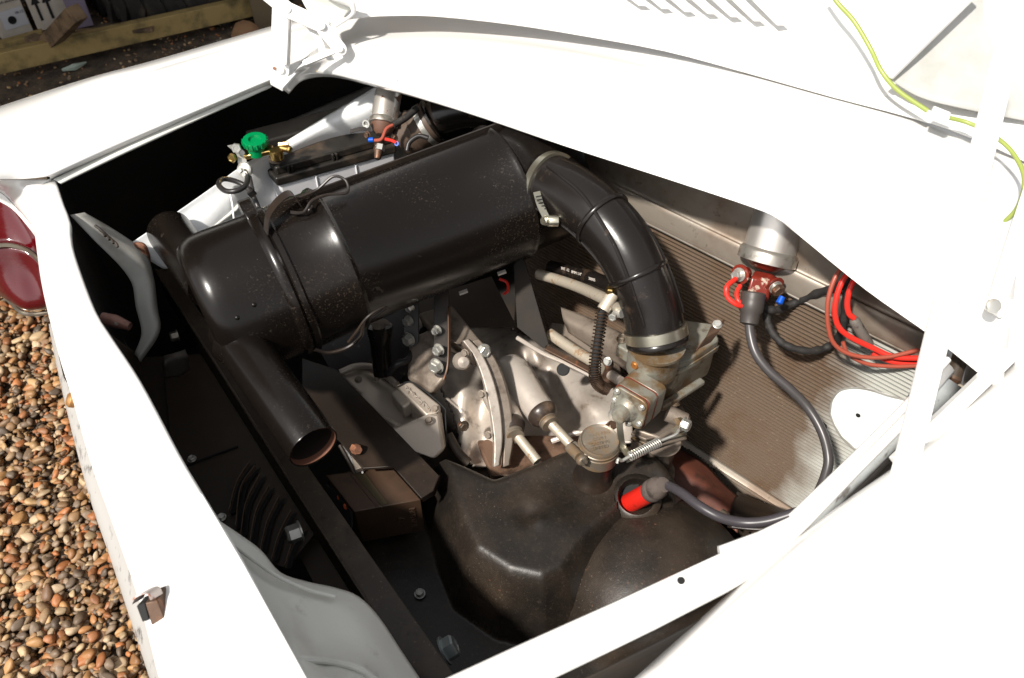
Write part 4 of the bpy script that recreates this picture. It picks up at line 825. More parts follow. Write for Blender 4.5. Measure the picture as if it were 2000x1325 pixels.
lathe("cover_dome", fc + fn * .006 - fu * .004 - fr * .003, fn, [(0, hh * .70), (.004, hh * .62), (.008, hh * .46), (.018, hh * .42), (.022, hh * .36), (.024, hh * .2), (.024, 0)], carb, cf, seg=36)
for (sx_, sy_) in ((.72, .62), (-.74, .72), (-.80, .1), (.80, -.45), (.25, -.82), (-.5, -.8)):
    q = fc + fr * hh * sx_ + fu * hh * sy_ + fn * .005
    lathe("screw_boss", q, fn, [(0, hh * .20), (.003, hh * .18), (.003, 0)], carb, cf, seg=16); screw(q + fn * .003, fn, hh * .145, zinc, cf, slot=fr + fu * .5)
bolt(D(1273, 796, 1.14), V((.7, -.6, .2)), m(4.5, 1.14), zinc, cf)
lathe("domed_plug", fc - fr * hh * .38 - fu * hh * .30 + fn * .024, fn, [(-.01, hh * .30), (.0, hh * .30), (.004, hh * .24), (.005, 0)], zinc, cf, seg=24)
# throttle body stack
sb = P(1295, 800, .655)
prism("throttle_body", [D(1238, 838, 1.20), D(1290, 856, 1.19), D(1345, 822, 1.24), D(1335, 790, 1.27), D(1270, 800, 1.26)], -UP * .018, alloy_d, cf, bevel=.004)
for k in range(3):
    prism("manifold_flange", [D(1232, 846 + k * 9, 1.20 + k * .004), D(1262, 858 + k * 9, 1.185 + k * .004), D(1342, 838 + k * 9, 1.23 + k * .004), D(1335, 800 + k * 9, 1.28), D(1270, 808 + k * 9, 1.27)], -UP * .0055, carb if k == 1 else alloy_d, cf, bevel=.0015)
lathe("pedestal", D(1292, 862, 1.235), -UP, [(0, m(38, 1.24)), (.02, m(30, 1.24)), (.07, m(28, 1.24)), (.075, m(40, 1.24)), (.09, m(40, 1.24))], alloy_d, cf, seg=32)
bolt(D(1243, 872, 1.19), -UP, m(9, 1.2), capm, cf)
lathe("spindle_boss", D(1315, 812, 1.2), V((.8, -.3, -.2)), [(-.01, m(17, 1.2)), (.02, m(16, 1.2)), (.024, m(10, 1.2)), (.024, 0)], alloy_d, cf, seg=20)
vs, fs = strip_geo([D(1322, 817, 1.175), D(1330, 830, 1.17), D(1318, 842, 1.17)], V((.006, -.002, .006)), .010); obj("spindle_lever", vs, fs, carb, cf)
bolt(D(1333, 828, 1.165), V((.75, -.55, .1)), m(12, 1.165), zinc, cf, h=.010)
# link rod, lever and return spring
vs, fs = strip_geo([D(1209, 818, 1.125), D(1212, 850, 1.125), D(1216, 872, 1.13), D(1226, 888, 1.135), D(1230, 902, 1.135)], V((.009, .004, 0)), .0018); obj("throttle_lever", vs, fs, band, cf)
rod0, rod1 = D(1215, 900, 1.12), D(1325, 843, 1.155)
tube("link_rod", [D(1205, 905, 1.115), D(1208, 897, 1.115), rod0, D(1230, 892, 1.125), D(1290, 862, 1.145), D(1318, 850, 1.15), D(1326, 840, 1.155)], .0024, zinc, cf, seg=8)
tube("return_spring", helix(D(1229, 893, 1.122), D(1289, 863, 1.143), m(8.5, 1.13), 15), .0011, zinc, cf, seg=6, n=1)
# banjo union and coil sleeved hose
ban = D(1190, 588, 1.13)
tube("union_body", [D(1197, 575, 1.13), D(1178, 606, 1.13)], m(13, 1.13), pipe_m, cf, seg=18, n=1); bolt(D(1191, 577, 1.13), (D(1190, 562, 1.12) - D(1188, 580, 1.13)), m(9, 1.13), brass, cf, h=.012, washer=False)
tube("union_arm", [D(1188, 592, 1.13), D(1218, 606, 1.145)], m(11, 1.13), pipe_m, cf, seg=16, n=1)
hp = [D(1176, 606, 1.13), D(1170, 650, 1.135), D(1163, 700, 1.14), D(1162, 735, 1.145), D(1170, 752, 1.15), D(1186, 762, 1.155)]
tube("fuel_hose", hp, m(8, 1.14), ink, cf, seg=12)
tube("coil_sleeve", helix_path(hp, m(12, 1.14), 34, 9), .0011, spring_m, cf, seg=6, n=1)

# ================================================================ pipes and hose from the far side
p1 = thing("coolant_pipe", "rust-flecked silver pipe running to the carburettor union", "pipe", P(1100, 560, .6))
tube("pipe_run", [D(1052, 536, 1.36), D(1090, 547, 1.32), D(1135, 563, 1.25), D(1186, 586, 1.15)], m(11, 1.25), pipe_m, p1, seg=20)
p2 = thing("vacuum_hose", "black rubber hose with white printed size above the silver pipe", "hose", P(1150, 540, .6))
hh_ = [D(1075, 522, 1.36), D(1110, 531, 1.33), D(1160, 545, 1.27), D(1215, 570, 1.21)]
tube("hose_run", hh_, m(14, 1.3), rubber, p2, seg=20)
hd = (D(1180, 551, 1.24) - D(1095, 526, 1.33)); 
for (s_txt, px, py, t_, dx) in (("INT -12", 1104, 521.5, 1.312, 1), ("8MM 1/4\"", 1126, 529, 1.288, 1), ("30005", 1156, 541, 1.252, 1)):
    text(s_txt, D(px, py + 5, t_), hd, UP + V((0, .4, 0)), .0068, white_txt, p2, depth=.0002)
p3 = thing("heater_pipe", "rust-flecked silver pipe over the bellhousing", "pipe", P(1110, 680, .6))
tube("pipe_run", [D(1074, 652, 1.36), D(1110, 677, 1.33), D(1155, 705, 1.29), D(1180, 722, 1.26)], m(11, 1.33), pipe_m, p3, seg=18)
tube("pipe_end_piece", [D(1186, 728, 1.24), D(1212, 745, 1.21)], m(10, 1.22), alloy, p3, seg=16, n=1)
vs, fs = strip_geo([D(1184, 704, 1.24), D(1190, 716, 1.225), D(1180, 742, 1.23), D(1196, 758, 1.22)], V((.014, .008, 0)), .002); obj("pipe_clip", vs, fs, rustb, p3); bolt(D(1187, 706, 1.22), V((-.4, -.7, .5)), m(7, 1.22), zinc, p3)

# ================================================================ engine castings
en = thing("engine_casting", "grimy cast alloy transmission casing deep in the bay", "engine", P(1000, 850, .40))
def relief(name, poly, f, mt_, step=6, parent=en, solid=.004):
    poly = np.array(poly, float); x0, y0 = poly.min(0); x1, y1 = poly.max(0)
    xs = np.arange(x0, x1 + step, step); ys = np.arange(y0, y1 + step, step); X, Y = np.meshgrid(xs, ys)
    ins = np.zeros_like(X, bool); n = len(poly)
    for i in range(n):
        (ax_, ay), (bx_, by) = poly[i], poly[(i + 1) % n]
        with np.errstate(divide='ignore', invalid='ignore'):
            c = ((ay > Y) != (by > Y)) & (X < (bx_ - ax_) * (Y - ay) / (by - ay + 1e-9) + ax_)
        ins ^= c
    T = f(X, Y); idx = -np.ones(X.shape, int); vs = []
    # snap to keep a grid quad when its centre is inside
    fs = []; h, w_ = X.shape
    def vid(i, j):
        if idx[i, j] < 0: idx[i, j] = len(vs); vs.append(D(X[i, j], Y[i, j], T[i, j]))
        return idx[i, j]
    for i in range(h - 1):
        for j in range(w_ - 1):
            if ins[i:i + 2, j:j + 2].sum() >= 3: fs.append((vid(i, j), vid(i, j + 1), vid(i + 1, j + 1), vid(i + 1, j)))
    return obj(name, vs, fs, mt_, parent, solid=solid, sharp=70)
def zt(X, Y, z):      # distance of a level plane
    v = (Y - 662.5) / FPX; return (CAMZ - z) / (s_ + v * c_)
def gs(X, Y, cx, cy, rx, ry, ang=0):
    a = R(ang); u = (X - cx) * math.cos(a) + (Y - cy) * math.sin(a); w_ = -(X - cx) * math.sin(a) + (Y - cy) * math.cos(a)
    return np.exp(-(u / rx) ** 2 - (w_ / ry) ** 2)
def f_plate(X, Y):
    z = .50 + .00022 * (X - 1050)
    T = zt(X, Y, z)
    T -= .050 * gs(X, Y, 985, 690, 40, 60, 30) + .030 * gs(X, Y, 1045, 690, 20, 60, -10) + .025 * gs(X, Y, 1150, 790, 60, 34, 30)
    T += .030 * gs(X, Y, 1060, 745, 24, 60, -35) - .022 * gs(X, Y, 1130, 845, 60, 14, -15) + .035 * gs(X, Y, 1105, 800, 26, 55, -30)
    T += .02 * gs(X, Y, 1180, 850, 30, 24)
    return T
relief("bellhousing_cover", [(890, 640), (1000, 640), (1066, 676), (1120, 706), (1205, 745), (1235, 800), (1240, 870), (1130, 855), (1080, 862), (1000, 905), (920, 850)], f_plate, alloy, step=5)
lathe("casting_hole", D(1100, 722, 1.345), V((-.15, -.5, .8)), [(0, m(13, 1.35)), (.0015, m(12, 1.35)), (.002, m(10.5, 1.35)), (.0005, 0)], ink, en, seg=24)
# angle edge above it
vs, fs = bar_geo(D(1066, 680, 1.33), D(1205, 752, 1.29), .010, .005); obj("angle_edge", vs, fs, rustb, en, bevel=.001)
prism("shadowed_casing", [D(1075, 630, 1.45), D(1200, 640, 1.40), D(1215, 735, 1.36), D(1070, 670, 1.40)], V((0, .02, -.03)), alloy_d, en, bevel=.004)
surf("step_casing", [[D(1095, 600, 1.42), D(1150, 620, 1.38), D(1215, 650, 1.32)], [D(1100, 625, 1.40), D(1160, 655, 1.35), D(1225, 690, 1.28)], [D(1110, 650, 1.41), D(1170, 690, 1.36), D(1225, 725, 1.30)]], alloy_d, en)
# tapered tube bosses with rubber boots and rods
boot_m = mat("old_brown_rubber", (.035, .025, .02), .32, 0, layers=[dict(c=(.13, .085, .055), s=30, lo=.46, hi=.70, amt=.9, r=.6)], bump=[(120, .2, .001)])
def bossed(a, b, ra, rb, c, d, rc, lab):
    A, B_2 = V(a), V(b); dd = (B_2 - A).normalized(); Lk = (B_2 - A).length
    lathe("tube_boss", A, dd, [(-.01, ra * .5), (0, ra * .8), (Lk * .2, ra), (Lk * .8, rb), (Lk, rb * 1.0), (Lk + .001, 0)], alloy, en, seg=36)
    r2 = rb * .96
    lathe("rubber_boot", B_2, dd, [(-.002, r2 * .95), (0, r2 * 1.04), (.005, r2 * 1.07), (.010, r2 * 1.0), (.016, r2 * .84), (.020, r2 * .66), (.021, r2 * .5)], boot_m, en, seg=36)
    lathe("boot_ring", B_2 + dd * .019, dd, [(0, r2 * .52), (0, r2 * .66), (.003, r2 * .68), (.004, r2 * .60), (.007, r2 * .60), (.008, r2 * .66), (.011, r2 * .64), (.011, r2 * .3)], capm, en, seg=36)
    tube("push_rod_tube", [B_2 + dd * .012, (B_2 + dd * .012).lerp(V(d), .5), V(d)], rc, pipe_m, en, seg=18, n=2)
bossed(D(990, 716, 1.375), D(1057, 805, 1.305), m(40, 1.33), m(30, 1.30), D(1078, 832, 1.29), D(1114, 868, 1.275), m(10, 1.28), 0)
bossed(D(968, 760, 1.37), D(997, 830, 1.295), m(32, 1.33), m(28, 1.29), D(1016, 866, 1.275), D(1050, 902, 1.255), m(10, 1.27), 1)
prism("lower_crankcase", [D(930, 860, 1.36), D(1020, 850, 1.36), D(1130, 850, 1.34), D(1140, 900, 1.30), D(1010, 930, 1.28), D(960, 930, 1.30)], V((0, .02, -.06)), mat("rusty_grimy_alloy", (.20, .12, .08), .55, .4, layers=[dict(c=(.05, .03, .02), s=18, lo=.45, hi=.65), dict(c=(.4, .3, .22), s=200, lo=.68, hi=.74)]), en, bevel=.004)
# round flange edge: a disc standing nearly edge-on
def f_bell(X, Y):
    z = .53 + 0 * X; T = zt(X, Y, z)
    T -= .035 * gs(X, Y, 905, 755, 30, 60, -20) + .030 * gs(X, Y, 908, 705, 12, 14) - .040 * gs(X, Y, 935, 820, 24, 50, -10) - .05 * gs(X, Y, 870, 850, 30, 40)
    T += .06 * gs(X, Y, 950, 900, 40, 40)
    return T - .02
relief("gearbox_casing", [(820, 640), (880, 610), (905, 640), (935, 690), (955, 760), (972, 850), (975, 915), (930, 915), (900, 880), (880, 800), (850, 740)], f_bell, alloy, step=5)
fl = [(905, 668), (928, 700), (945, 745), (958, 800), (966, 860), (966, 915)]
fp = cr([D(x, y, 1.265 + (y - 668) * -.00005) for x, y in fl], 6)
for (nm, dx, wd, dt) in (("flange_rim", 0, 17, 0.), ("flange_rim", 18, 20, .014)):
    vs = []; fs = []
    for k, (x, y) in enumerate(cr([(a, b) for a, b in fl], 6)):
        k1 = (y - 668) / 247; wpx = wd * (.55 + .5 * math.sin(math.pi * min(1, k1 * 1.05)) ** .7)
        t1 = 1.262 - k1 * .012 + dt
        vs += [D(x + dx - 1, y - 2, t1), D(x + dx + wpx, y - 6, t1 + .004), D(x + dx + wpx + 3, y - 6, t1 + .03), D(x + dx - 4, y - 2, t1 + .03)]
    n4 = len(vs) // 4
    for i in range(n4 - 1):
        for j in range(4): fs.append((i * 4 + j, i * 4 + (j + 1) % 4, i * 4 + 4 + (j + 1) % 4, i * 4 + 4 + j))
    fs += [(0, 1, 2, 3), tuple(len(vs) - 4 + j for j in (3, 2, 1, 0))]
    obj(nm, vs, fs, alloy if dx == 0 else alloy_d, en, bevel=.0015)
prism("upper_housing", [D(815, 612, 1.33), D(880, 592, 1.36), D(945, 672, 1.31), D(925, 700, 1.30), D(900, 672, 1.29), D(860, 660, 1.30)], V((0, .03, -.06)), alloy_d, en, bevel=.006, seg=3)
prism("upper_housing", [D(800, 660, 1.34), D(850, 640, 1.33), D(868, 740, 1.30), D(842, 770, 1.31), D(795, 740, 1.34)], V((0, .03, -.04)), alloy_d, en, bevel=.006, seg=3)
bolt(D(944, 686, 1.275), V((.5, -.75, .4)), m(12, 1.28), zinc, en); bolt(D(905, 832, 1.29), V((.4, -.8, .3)), m(9, 1.3), brownp, en); bolt(D(900, 830, 1.29), V((.4, -.8, .3)), m(6, 1.3), rustb, en)
lathe("end_boss", D(905, 708, 1.25), V((.2, -.7, .6)), [(-.02, m(18, 1.26)), (-.006, m(15, 1.26)), (0, m(11, 1.26)), (.002, 0)], alloy, en, seg=24)
tube("dark_tube", [D(875, 850, 1.33), D(895, 885, 1.32), D(915, 905, 1.32)], m(10, 1.3), brownp, en, seg=12)
for (x, y, t_) in ((918, 690, 1.25), (951, 770, 1.25), (964, 850, 1.25)):
    bolt(D(x - 10, y, t_), V((-.3, -.8, .5)), m(6.5, t_), alloy_d, en)
tube("cover_edge_rib", [D(1010, 660, 1.39), D(1060, 690, 1.365), D(1110, 712, 1.345), D(1200, 757, 1.30)], .004, alloy, en, seg=8)
tube("lower_edge_rib", [D(1078, 862, 1.33), D(1130, 846, 1.32), D(1190, 850, 1.30)], .005, alloy, en, seg=8)
# distributor-like black tower
tw = thing("breather_tower", "black rubber-capped breather behind the support bracket", "breather", P(745, 650, .5))
lathe("tower_body", D(745, 700, 1.36), (D(743, 640, 1.34) - D(748, 720, 1.37)), [(-.03, m(18, 1.36)), (.03, m(20, 1.36)), (.045, m(24, 1.36)), (.06, m(25, 1.36)), (.062, 0)], rubber, tw, seg=28)
lathe("tower_cap", D(742, 645, 1.34), V((0, -.3, 1)), [(0, m(24, 1.34)), (.004, m(24, 1.34)), (.006, m(14, 1.34)), (.02, m(12, 1.34)), (.022, 0)], alloy_d, tw, seg=24)
tube("tower_lead", [D(760, 730, 1.34), D(775, 712, 1.33), D(800, 700, 1.34), D(820, 650, 1.36), D(850, 630, 1.40)], m(7, 1.35), cable, tw, seg=10)
# round alloy cover with boxed end
cv = thing("timing_cover", "dull alloy cover with boxed end left of the gearbox casing", "engine cover", P(760, 850, .45))
def f_cov(X, Y):
    z = .555 + 0 * X; T = zt(X, Y, z); T += .0006 * np.maximum(0, 760 - Y) * .3 - .012 * gs(X, Y, 790, 780, 20, 24) - .02 * gs(X, Y, 745, 745, 50, 10, 35); return T
relief("cover_shell", [(665, 728), (690, 718), (725, 718), (755, 735), (775, 750), (800, 790), (835, 860), (835, 890), (850, 900), (800, 880)], f_cov, alloy_m, step=5, parent=cv)
tube("cover_rim", [P(664, 728, .56), P(695, 716, .562), P(730, 718, .565), P(755, 735, .57), P(775, 752, .575)], m(7, 1.34), alloy_m, cv, seg=10)
zc = .607
prism("boxed_end", [P(772, 752, zc), P(800, 742, zc), P(860, 790, zc - .006), P(856, 806, zc - .006), P(832, 812, zc - .006)], UP * -.05, alloy_m, cv, bevel=.004, seg=3)
prism("boxed_front", [D(760, 838, 1.275), D(832, 812, 1.285), D(858, 806, 1.30), D(868, 880, 1.27), D(848, 898, 1.255), D(800, 880, 1.25)], V((0, .03, -.03)), alloy_m, cv, bevel=.005, seg=3)
prism("small_block", [P(762, 766, .60), P(782, 756, .60), P(806, 784, .597), P(788, 797, .597)], UP * -.03, alloy_m, cv, bevel=.004, seg=3)
for k in range(11):
    q = P(792 + k * 4.6, 757 + k * 4.4, zc + .001 - k * .0005); vs, fs = tube_geo([q + V((rng.uniform(-.004, .004), -.003, 0)), q + V((rng.uniform(-.003, .003), .004, .0005)), q + V((.004, rng.uniform(-.003, .003), 0))], .0008, 5, n=2); obj("cast_number_mark", vs, fs, alloy, cv)
for (x, y, z_) in ((700, 742, .575), (735, 740, .58), (850, 800, .604), (838, 822, .60)):
    bolt(P(x, y, z_), V((-.1, -.3, 1)), m(6.5, 1.3), alloy_d, cv)
tube("cover_gasket", [P(776, 756, .609), P(806, 748, .609), P(864, 793, .603), P(870, 815, .59), P(872, 868, .555)], .0013, ink, cv, seg=6)
tube("cover_ridge", [P(700, 790, .575), P(760, 822, .585), P(800, 850, .585), P(828, 880, .575)], .005, alloy_m, cv, seg=8)
prism("oily_shelf", [D(600, 640, 1.45), D(800, 560, 1.50), D(830, 700, 1.45), D(760, 760, 1.42), D(660, 750, 1.42)], V((0, .02, -.02)), mat("oily_dark_plate", (.035, .03, .03), .35, .3, layers=[dict(c=(.2, .17, .14), s=60, lo=.6, hi=.75, amt=.6)]), en, bevel=0)
prism("oily_shelf", [D(800, 590, 1.48), D(960, 540, 1.52), D(1010, 640, 1.46), D(900, 640, 1.46), D(830, 640, 1.48)], V((0, .02, -.02)), brownp, en, bevel=0)
tube("red_lead", [D(975, 545, 1.40), D(990, 552, 1.40), D(992, 568, 1.41), D(984, 574, 1.42)], m(3, 1.4), redw, en, seg=8)
for (x, y) in ((980, 533), (905, 571)):
    vs, fs = bar_geo(D(x - 8, y + 3, 1.33), D(x + 8, y - 3, 1.33), .006, .004); obj("white_spacer", vs, fs, white_txt, en)

# ================================================================ engine shroud (height field cast cover)
sh = thing("engine_shroud", "big black pressed engine shroud with round bulge and oil filler", "engine shroud", P(1100, 1050, .48))
def sdf(poly, X, Y):
    poly = np.array([(p.x, p.y) for p in poly]); n = len(poly); d = np.full(X.shape, 1e9); ins = np.zeros(X.shape, bool)
    for i in range(n):
        a, b = poly[i], poly[(i + 1) % n]; e = b - a; w0 = X - a[0]; w1 = Y - a[1]
        tt_ = np.clip((w0 * e[0] + w1 * e[1]) / (e @ e), 0, 1); d = np.minimum(d, np.hypot(w0 - e[0] * tt_, w1 - e[1] * tt_))
        ins ^= ((a[1] > Y) != (b[1] > Y)) & (X < (b[0] - a[0]) * (Y - a[1]) / (b[1] - a[1] + 1e-12) + a[0])
    return np.where(ins, -d, d)
zb, ztp = .485, .615
poly = [P(845, 885, ztp), P(872, 876, ztp), P(915, 893, ztp), P(966, 916, ztp), P(1050, 884, ztp), P(1130, 850, ztp), P(1200, 862, ztp), P(1290, 880, ztp), P(1330, 930, ztp), P(1330, 980, ztp), P(1225, 1000, ztp), P(1165, 1060, ztp), P(1115, 1128, ztp), P(1064, 1150, ztp), P(985, 1132, ztp), P(910, 1082, ztp), P(878, 1010, ztp)]
poly2 = [P(862, 885, .60), P(905, 893, .60), P(985, 945, .60), P(975, 1020, .60), P(930, 1030, .60), P(890, 985, .60)]
gx = np.arange(-.35, .60, .0034); gy = np.arange(.30, 1.12, .0034); X, Y = np.meshgrid(gx, gy)
def sm(d, r): u = np.clip(.5 - d / r, 0, 1); return np.sin(u * math.pi / 2) ** .9
d1 = sdf(poly, X, Y); Zg = zb + (ztp - zb) * sm(d1, .052)
Zg += .010 * np.exp(-((X - P(1080, 1000, ztp).x) / .05) ** 2 - ((Y - P(1080, 1000, ztp).y) / .06) ** 2) * (d1 < 0) - .012 * sm(d1 + .03, .05) * np.exp(-((X - P(1110, 960, ztp).x) / .09) ** 2 - ((Y - P(1110, 960, ztp).y) / .05) ** 2)
# slanting crease and dents of the pressing
def dent(px, py, amp, r): 
    q = P(px, py, ztp); return amp * np.exp(-((X - q.x) ** 2 + (Y - q.y) ** 2) / r ** 2)
Zg += dent(1035, 1005, -.008, .018) + dent(1050, 1018, .006, .012) + dent(1225, 900, .006, .03) + dent(1310, 905, .012, .03)
# dome
dcn = P(1275, 1150, .50); rd = .152
dd_ = np.hypot(X - dcn.x, Y - dcn.y); dome = zb + .100 * np.sqrt(np.clip(1 - (dd_ / rd) ** 2, 0, 1)) ** 1.0
wall = (dd_ < rd)
hf = np.where(wall, dome, Zg); cut = (dd_ < rd + .0)
Zg2 = Zg.copy()
# recess around red plug
q = P(1243, 970, ztp); rp_ = np.hypot(X - q.x, (Y - q.y))
Zg2 = np.where(rp_ < .029, np.minimum(Zg2, ztp - .05), Zg2)
def hmesh(name, Z, mask, mt_, parent):
    idx = -np.ones(Z.shape, int); vs = []; fs = []; h, w_ = Z.shape
    for i in range(h - 1):
        for j in range(w_ - 1):
            if mask[i, j] and mask[i + 1, j] and mask[i, j + 1] and mask[i + 1, j + 1]:
                f = []
                for (a, b) in ((i, j), (i, j + 1), (i + 1, j + 1), (i + 1, j)):
                    if idx[a, b] < 0: idx[a, b] = len(vs); vs.append((X[a, b], Y[a, b], Z[a, b]))
                    f.append(idx[a, b])
                fs.append(f)
    return obj(name, vs, fs, mt_, parent, sharp=75)
hmesh("shroud_pressing", Zg2, (d1 < .13) & (X < .50), crackle, sh)
# smooth bulge as its own turned cover
lathe("round_bulge", V((dcn.x, dcn.y, zb - .01)), UP, [(0, rd), (.012, rd * .998)] + [(.012 + .125 * math.sin(a_), rd * math.cos(a_) ** .92) for a_ in np.linspace(.05, 1.55, 16)], crackle, sh, seg=72)
bolt(P(1075, 1217, zb + .004), V((0, -.1, 1)), m(10, 1.0), zinc, sh, h=.010); bolt(P(820, 1160, zb + .004), UP, m(10, 1.05), mat("dull_zinc", (.3, .3, .28), .4, .8), sh)
prism("shroud_base", [P(560, 1040, .47), P(700, 1300, .47), P(870, 1400, .47), P(1100, 1280, .47), P(1450, 1120, .47), P(1500, 1000, .47), P(900, 880, .47)], UP * -.004, brownp, sh, bevel=0)
surf("shroud_seam_lip", [[P(1222, 1003, .597), P(1150, 1060, .575), P(1110, 1120, .545), P(1097, 1190, .50)], [P(1226, 1005, .595), P(1155, 1063, .573), P(1115, 1121, .543), P(1101, 1190, .498)]], satin, sh, nu=6, nv=2, solid=.002)
# left ramp of the shroud towards the alloy cover
# oil filler
of = thing("oil_filler", "clamped brass-coloured oil filler cap on a short black neck", "oil filler cap", P(1160, 930, .62))
fa = V((.02, -.05, 1)).normalized(); fz = P(1160, 925, .617); tf = 1.10
lathe("filler_neck", fz, fa, [(-.012, m(46, tf)), (-.004, m(42, tf)), (.0, m(39, tf)), (.004, m(37, tf)), (.062, m(37, tf)), (.062, 0)], satin, of, seg=40)
cc = fz + fa * .062; rc_ = m(43, tf)
lathe("clamp_ring", cc - fa * .012, fa, [(0, rc_ * .92), (0, rc_), (.022, rc_), (.023, rc_ * .97), (.023, rc_ * .9)], capm, of, seg=48)
lathe("filler_cap", cc + fa * .008, fa, [(0, rc_ * .92), (.006, rc_ * .98), (.009, rc_ * .98), (.010, rc_ * .94), (.016, rc_ * .92), (.018, rc_ * .88), (.0165, rc_ * .83), (.0155, rc_ * .78), (.0155, 0)], capm, of, seg=64)
a_ = fa.orthogonal().normalized(); b_2 = fa.cross(a_); g_ = []
for k in range(72):
    an = 2 * math.pi * k / 72; e = a_ * math.cos(an) + b_2 * math.sin(an); q = cc + fa * .018 + e * rc_ * .93
    g_.append(bar_geo(q, q + fa * .006 - e * .0012, .0012, .0012, up=e))
vs, fs = join(*g_); obj("knurling", vs, fs, capm, of)['kind'] = 'stuff'
ctp = cc + fa * .0237
for (s_t, up_, sz) in (("MAN REG", .011, .0075), ("COM 7", .003, .0065), ("CASTING", -.005, .0065), ("LIMITED", -.0125, .0065)):
    text(s_t, ctp + V((.0, 1, 0)) * up_, V((1, .25, 0)), V((-.25, 1, 0)), sz, capm, of, depth=.0008)
tube("clamp_barrel", [D(1113, 874, 1.135), D(1132, 893, 1.115)], m(11, 1.12), capm, of, seg=14, n=1); screw(D(1136, 898, 1.11), V((.35, -.75, .2)), m(11, 1.06), capm, of, slot=V((.4, .2, -.9)))
vs, fs = bar_geo(D(1120, 868, 1.145), D(1140, 884, 1.13), .008, .014); obj("clamp_lug", vs, fs, capm, of, bevel=.003)
vs, fs = strip_geo([D(1180, 850, 1.2), D(1186, 832, 1.21), D(1196, 822, 1.21), D(1200, 838, 1.2)], V((.010, .006, 0)), .002); obj("shackle", vs, fs, rustb, of)
# coil lead, red boot
bt = thing("plug_lead", "black plug lead with red and grey boot entering the shroud", "spark plug lead", P(1260, 970, .6))
r0 = D(1228, 984, 1.185); r1 = D(1272, 960, 1.125); dr = (r1 - r0).normalized(); rr_ = m(21, 1.1)
wa = V((-.12, -.30, .95)).normalized(); wp = P(1243, 970, ztp - .002)
lathe("plug_well", wp, wa, [(-.035, .0245), (-.003, .0255), (.0006, .0275), (-.0005, .031), (-.007, .037)], crackle, bt, seg=48, cap=(0, 0))
lathe("well_bottom", wp - wa * .020, wa, [(0, .025), (.001, 0)], ink, bt, seg=24)
lathe("red_boot", r0, dr, [(-.006, rr_ * .96), (0, rr_), ((r1 - r0).length, rr_ * .95), ((r1 - r0).length, 0)], redp, bt, seg=32)
bar("boot_ridge", r0 + V((.004, -.012, .012)) * 1.2, r1 + V((.002, -.012, .010)) * 1.1, .005, .005, redp, bt)
lathe("grey_boot", r1 - dr * .004, dr, [(0, rr_ * .96), (.002, rr_ * 1.08), (.012, rr_ * 1.12), (.016, rr_ * 1.02), (.019, rr_ * 1.10), (.026, rr_ * 1.04), (.034, rr_ * .86), (.040, rr_ * .72), (.041, 0)], mat("grey_boot_rubber", (.10, .08, .07), .5, 0, layers=[dict(c=(.05, .04, .035), s=60, lo=.5, hi=.7)]), bt, seg=32)
tube("lead_run", [D(1306, 949, 1.085), D(1330, 962, 1.06), D(1365, 988, 1.035), D(1405, 1010, 1.02), D(1450, 1021, 1.0), D(1500, 1018, .99), D(1560, 1000, .98)], m(10, 1.03), mat("slate_cable", (.045, .04, .045), .36), bt, seg=16)

# ================================================================ angle beam, black plates, block
bmz = .655
be = thing("support_beam", "long black angle beam crossing behind the rear panel", "beam", P(600, 1000, .60))
bl = [P(303, 527, bmz), P(345, 600, bmz), P(405, 700, bmz), P(475, 800, bmz), P(545, 895, bmz), P(640, 1040, bmz), P(728, 1180, bmz), P(822, 1340, bmz)]
br = [P(330, 524, bmz), P(378, 594, bmz), P(450, 700, bmz), P(525, 800, bmz), P(600, 895, bmz), P(700, 1040, bmz), P(790, 1170, bmz), P(895, 1330, bmz)]
def lin(pts): return [pts[0].lerp(pts[-1], i / (len(pts) - 1)) for i in range(len(pts))]
bl = lin(bl); br = lin(br); dvn = [(a - b).normalized() * .0 for a, b in zip(bl, br)]
surf("beam_flange", [[b - UP * .02 + (b - a).normalized() * .002 for a, b in zip(bl, br)], br, bl, [a - UP * .075 - (b - a).normalized() * .002 for a, b in zip(bl, br)]], mat("dusty_black_beam", (.034, .025, .018), .38, 0, spec=.45, layers=[dict(c=(.07, .05, .034), s=13, lo=.48, hi=.72, amt=.8, r=.5), dict(c=(.16, .12, .09), s=240, lo=.62, hi=.70, amt=.6), dict(c=(.012, .009, .007), s=40, lo=.60, hi=.70, amt=.7)], bump=[(90, .2, .001)]), be, nu=2, nv=1, solid=.003, bevel=.0015)
tube("beam_bead", [a + UP * .001 for a in bl[::7]], .0022, MATS["dusty_black_beam"], be, seg=8)
for (x, y, r_, z_) in ((588, 1037, 19, .615), (348, 655, 13, .60)):
    q = P(x, y, z_); 
    bolt(q, V((-.82, -.45, .1)), m(r_, 1.05), zinc if x > 500 else mat("old_bolt", (.4, .36, .3), .4, .8), be, h=.018 if x > 500 else .012)
bolt(P(868, 1272, .60), V((.85, .35, .35)), m(26, .92), mat("pale_bolt", (.45, .50, .50), .35, .8), be, h=.014)
bp = thing("cross_plate", "flat black steel plate slanting between air cleaner and brown block", "steel plate", P(720, 850, .6))
prism("plate", [P(590, 700, .64), P(657, 722, .63), P(760, 828, .63), P(857, 929, .63), P(845, 959, .63), P(823, 973, .63), P(768, 911, .63), P(709, 915, .63), P(665, 863, .63), P(590, 790, .635)], UP * -.005, satin, bp, bevel=.0005)
prism("plate_turned_edge", [P(823, 974, .629), P(846, 960, .629), P(858, 930, .629), P(862, 934, .60), P(850, 966, .60), P(826, 982, .60)], V((0, .003, 0)), satin, bp, bevel=.001)
lathe("rusty_bolt", P(692, 876, .634), V((.5, -.6, .5)), [(0, m(11, 1.1)), (.014, m(11, 1.1)), (.016, m(9, 1.1)), (.016, 0)], rust, bp, seg=6)
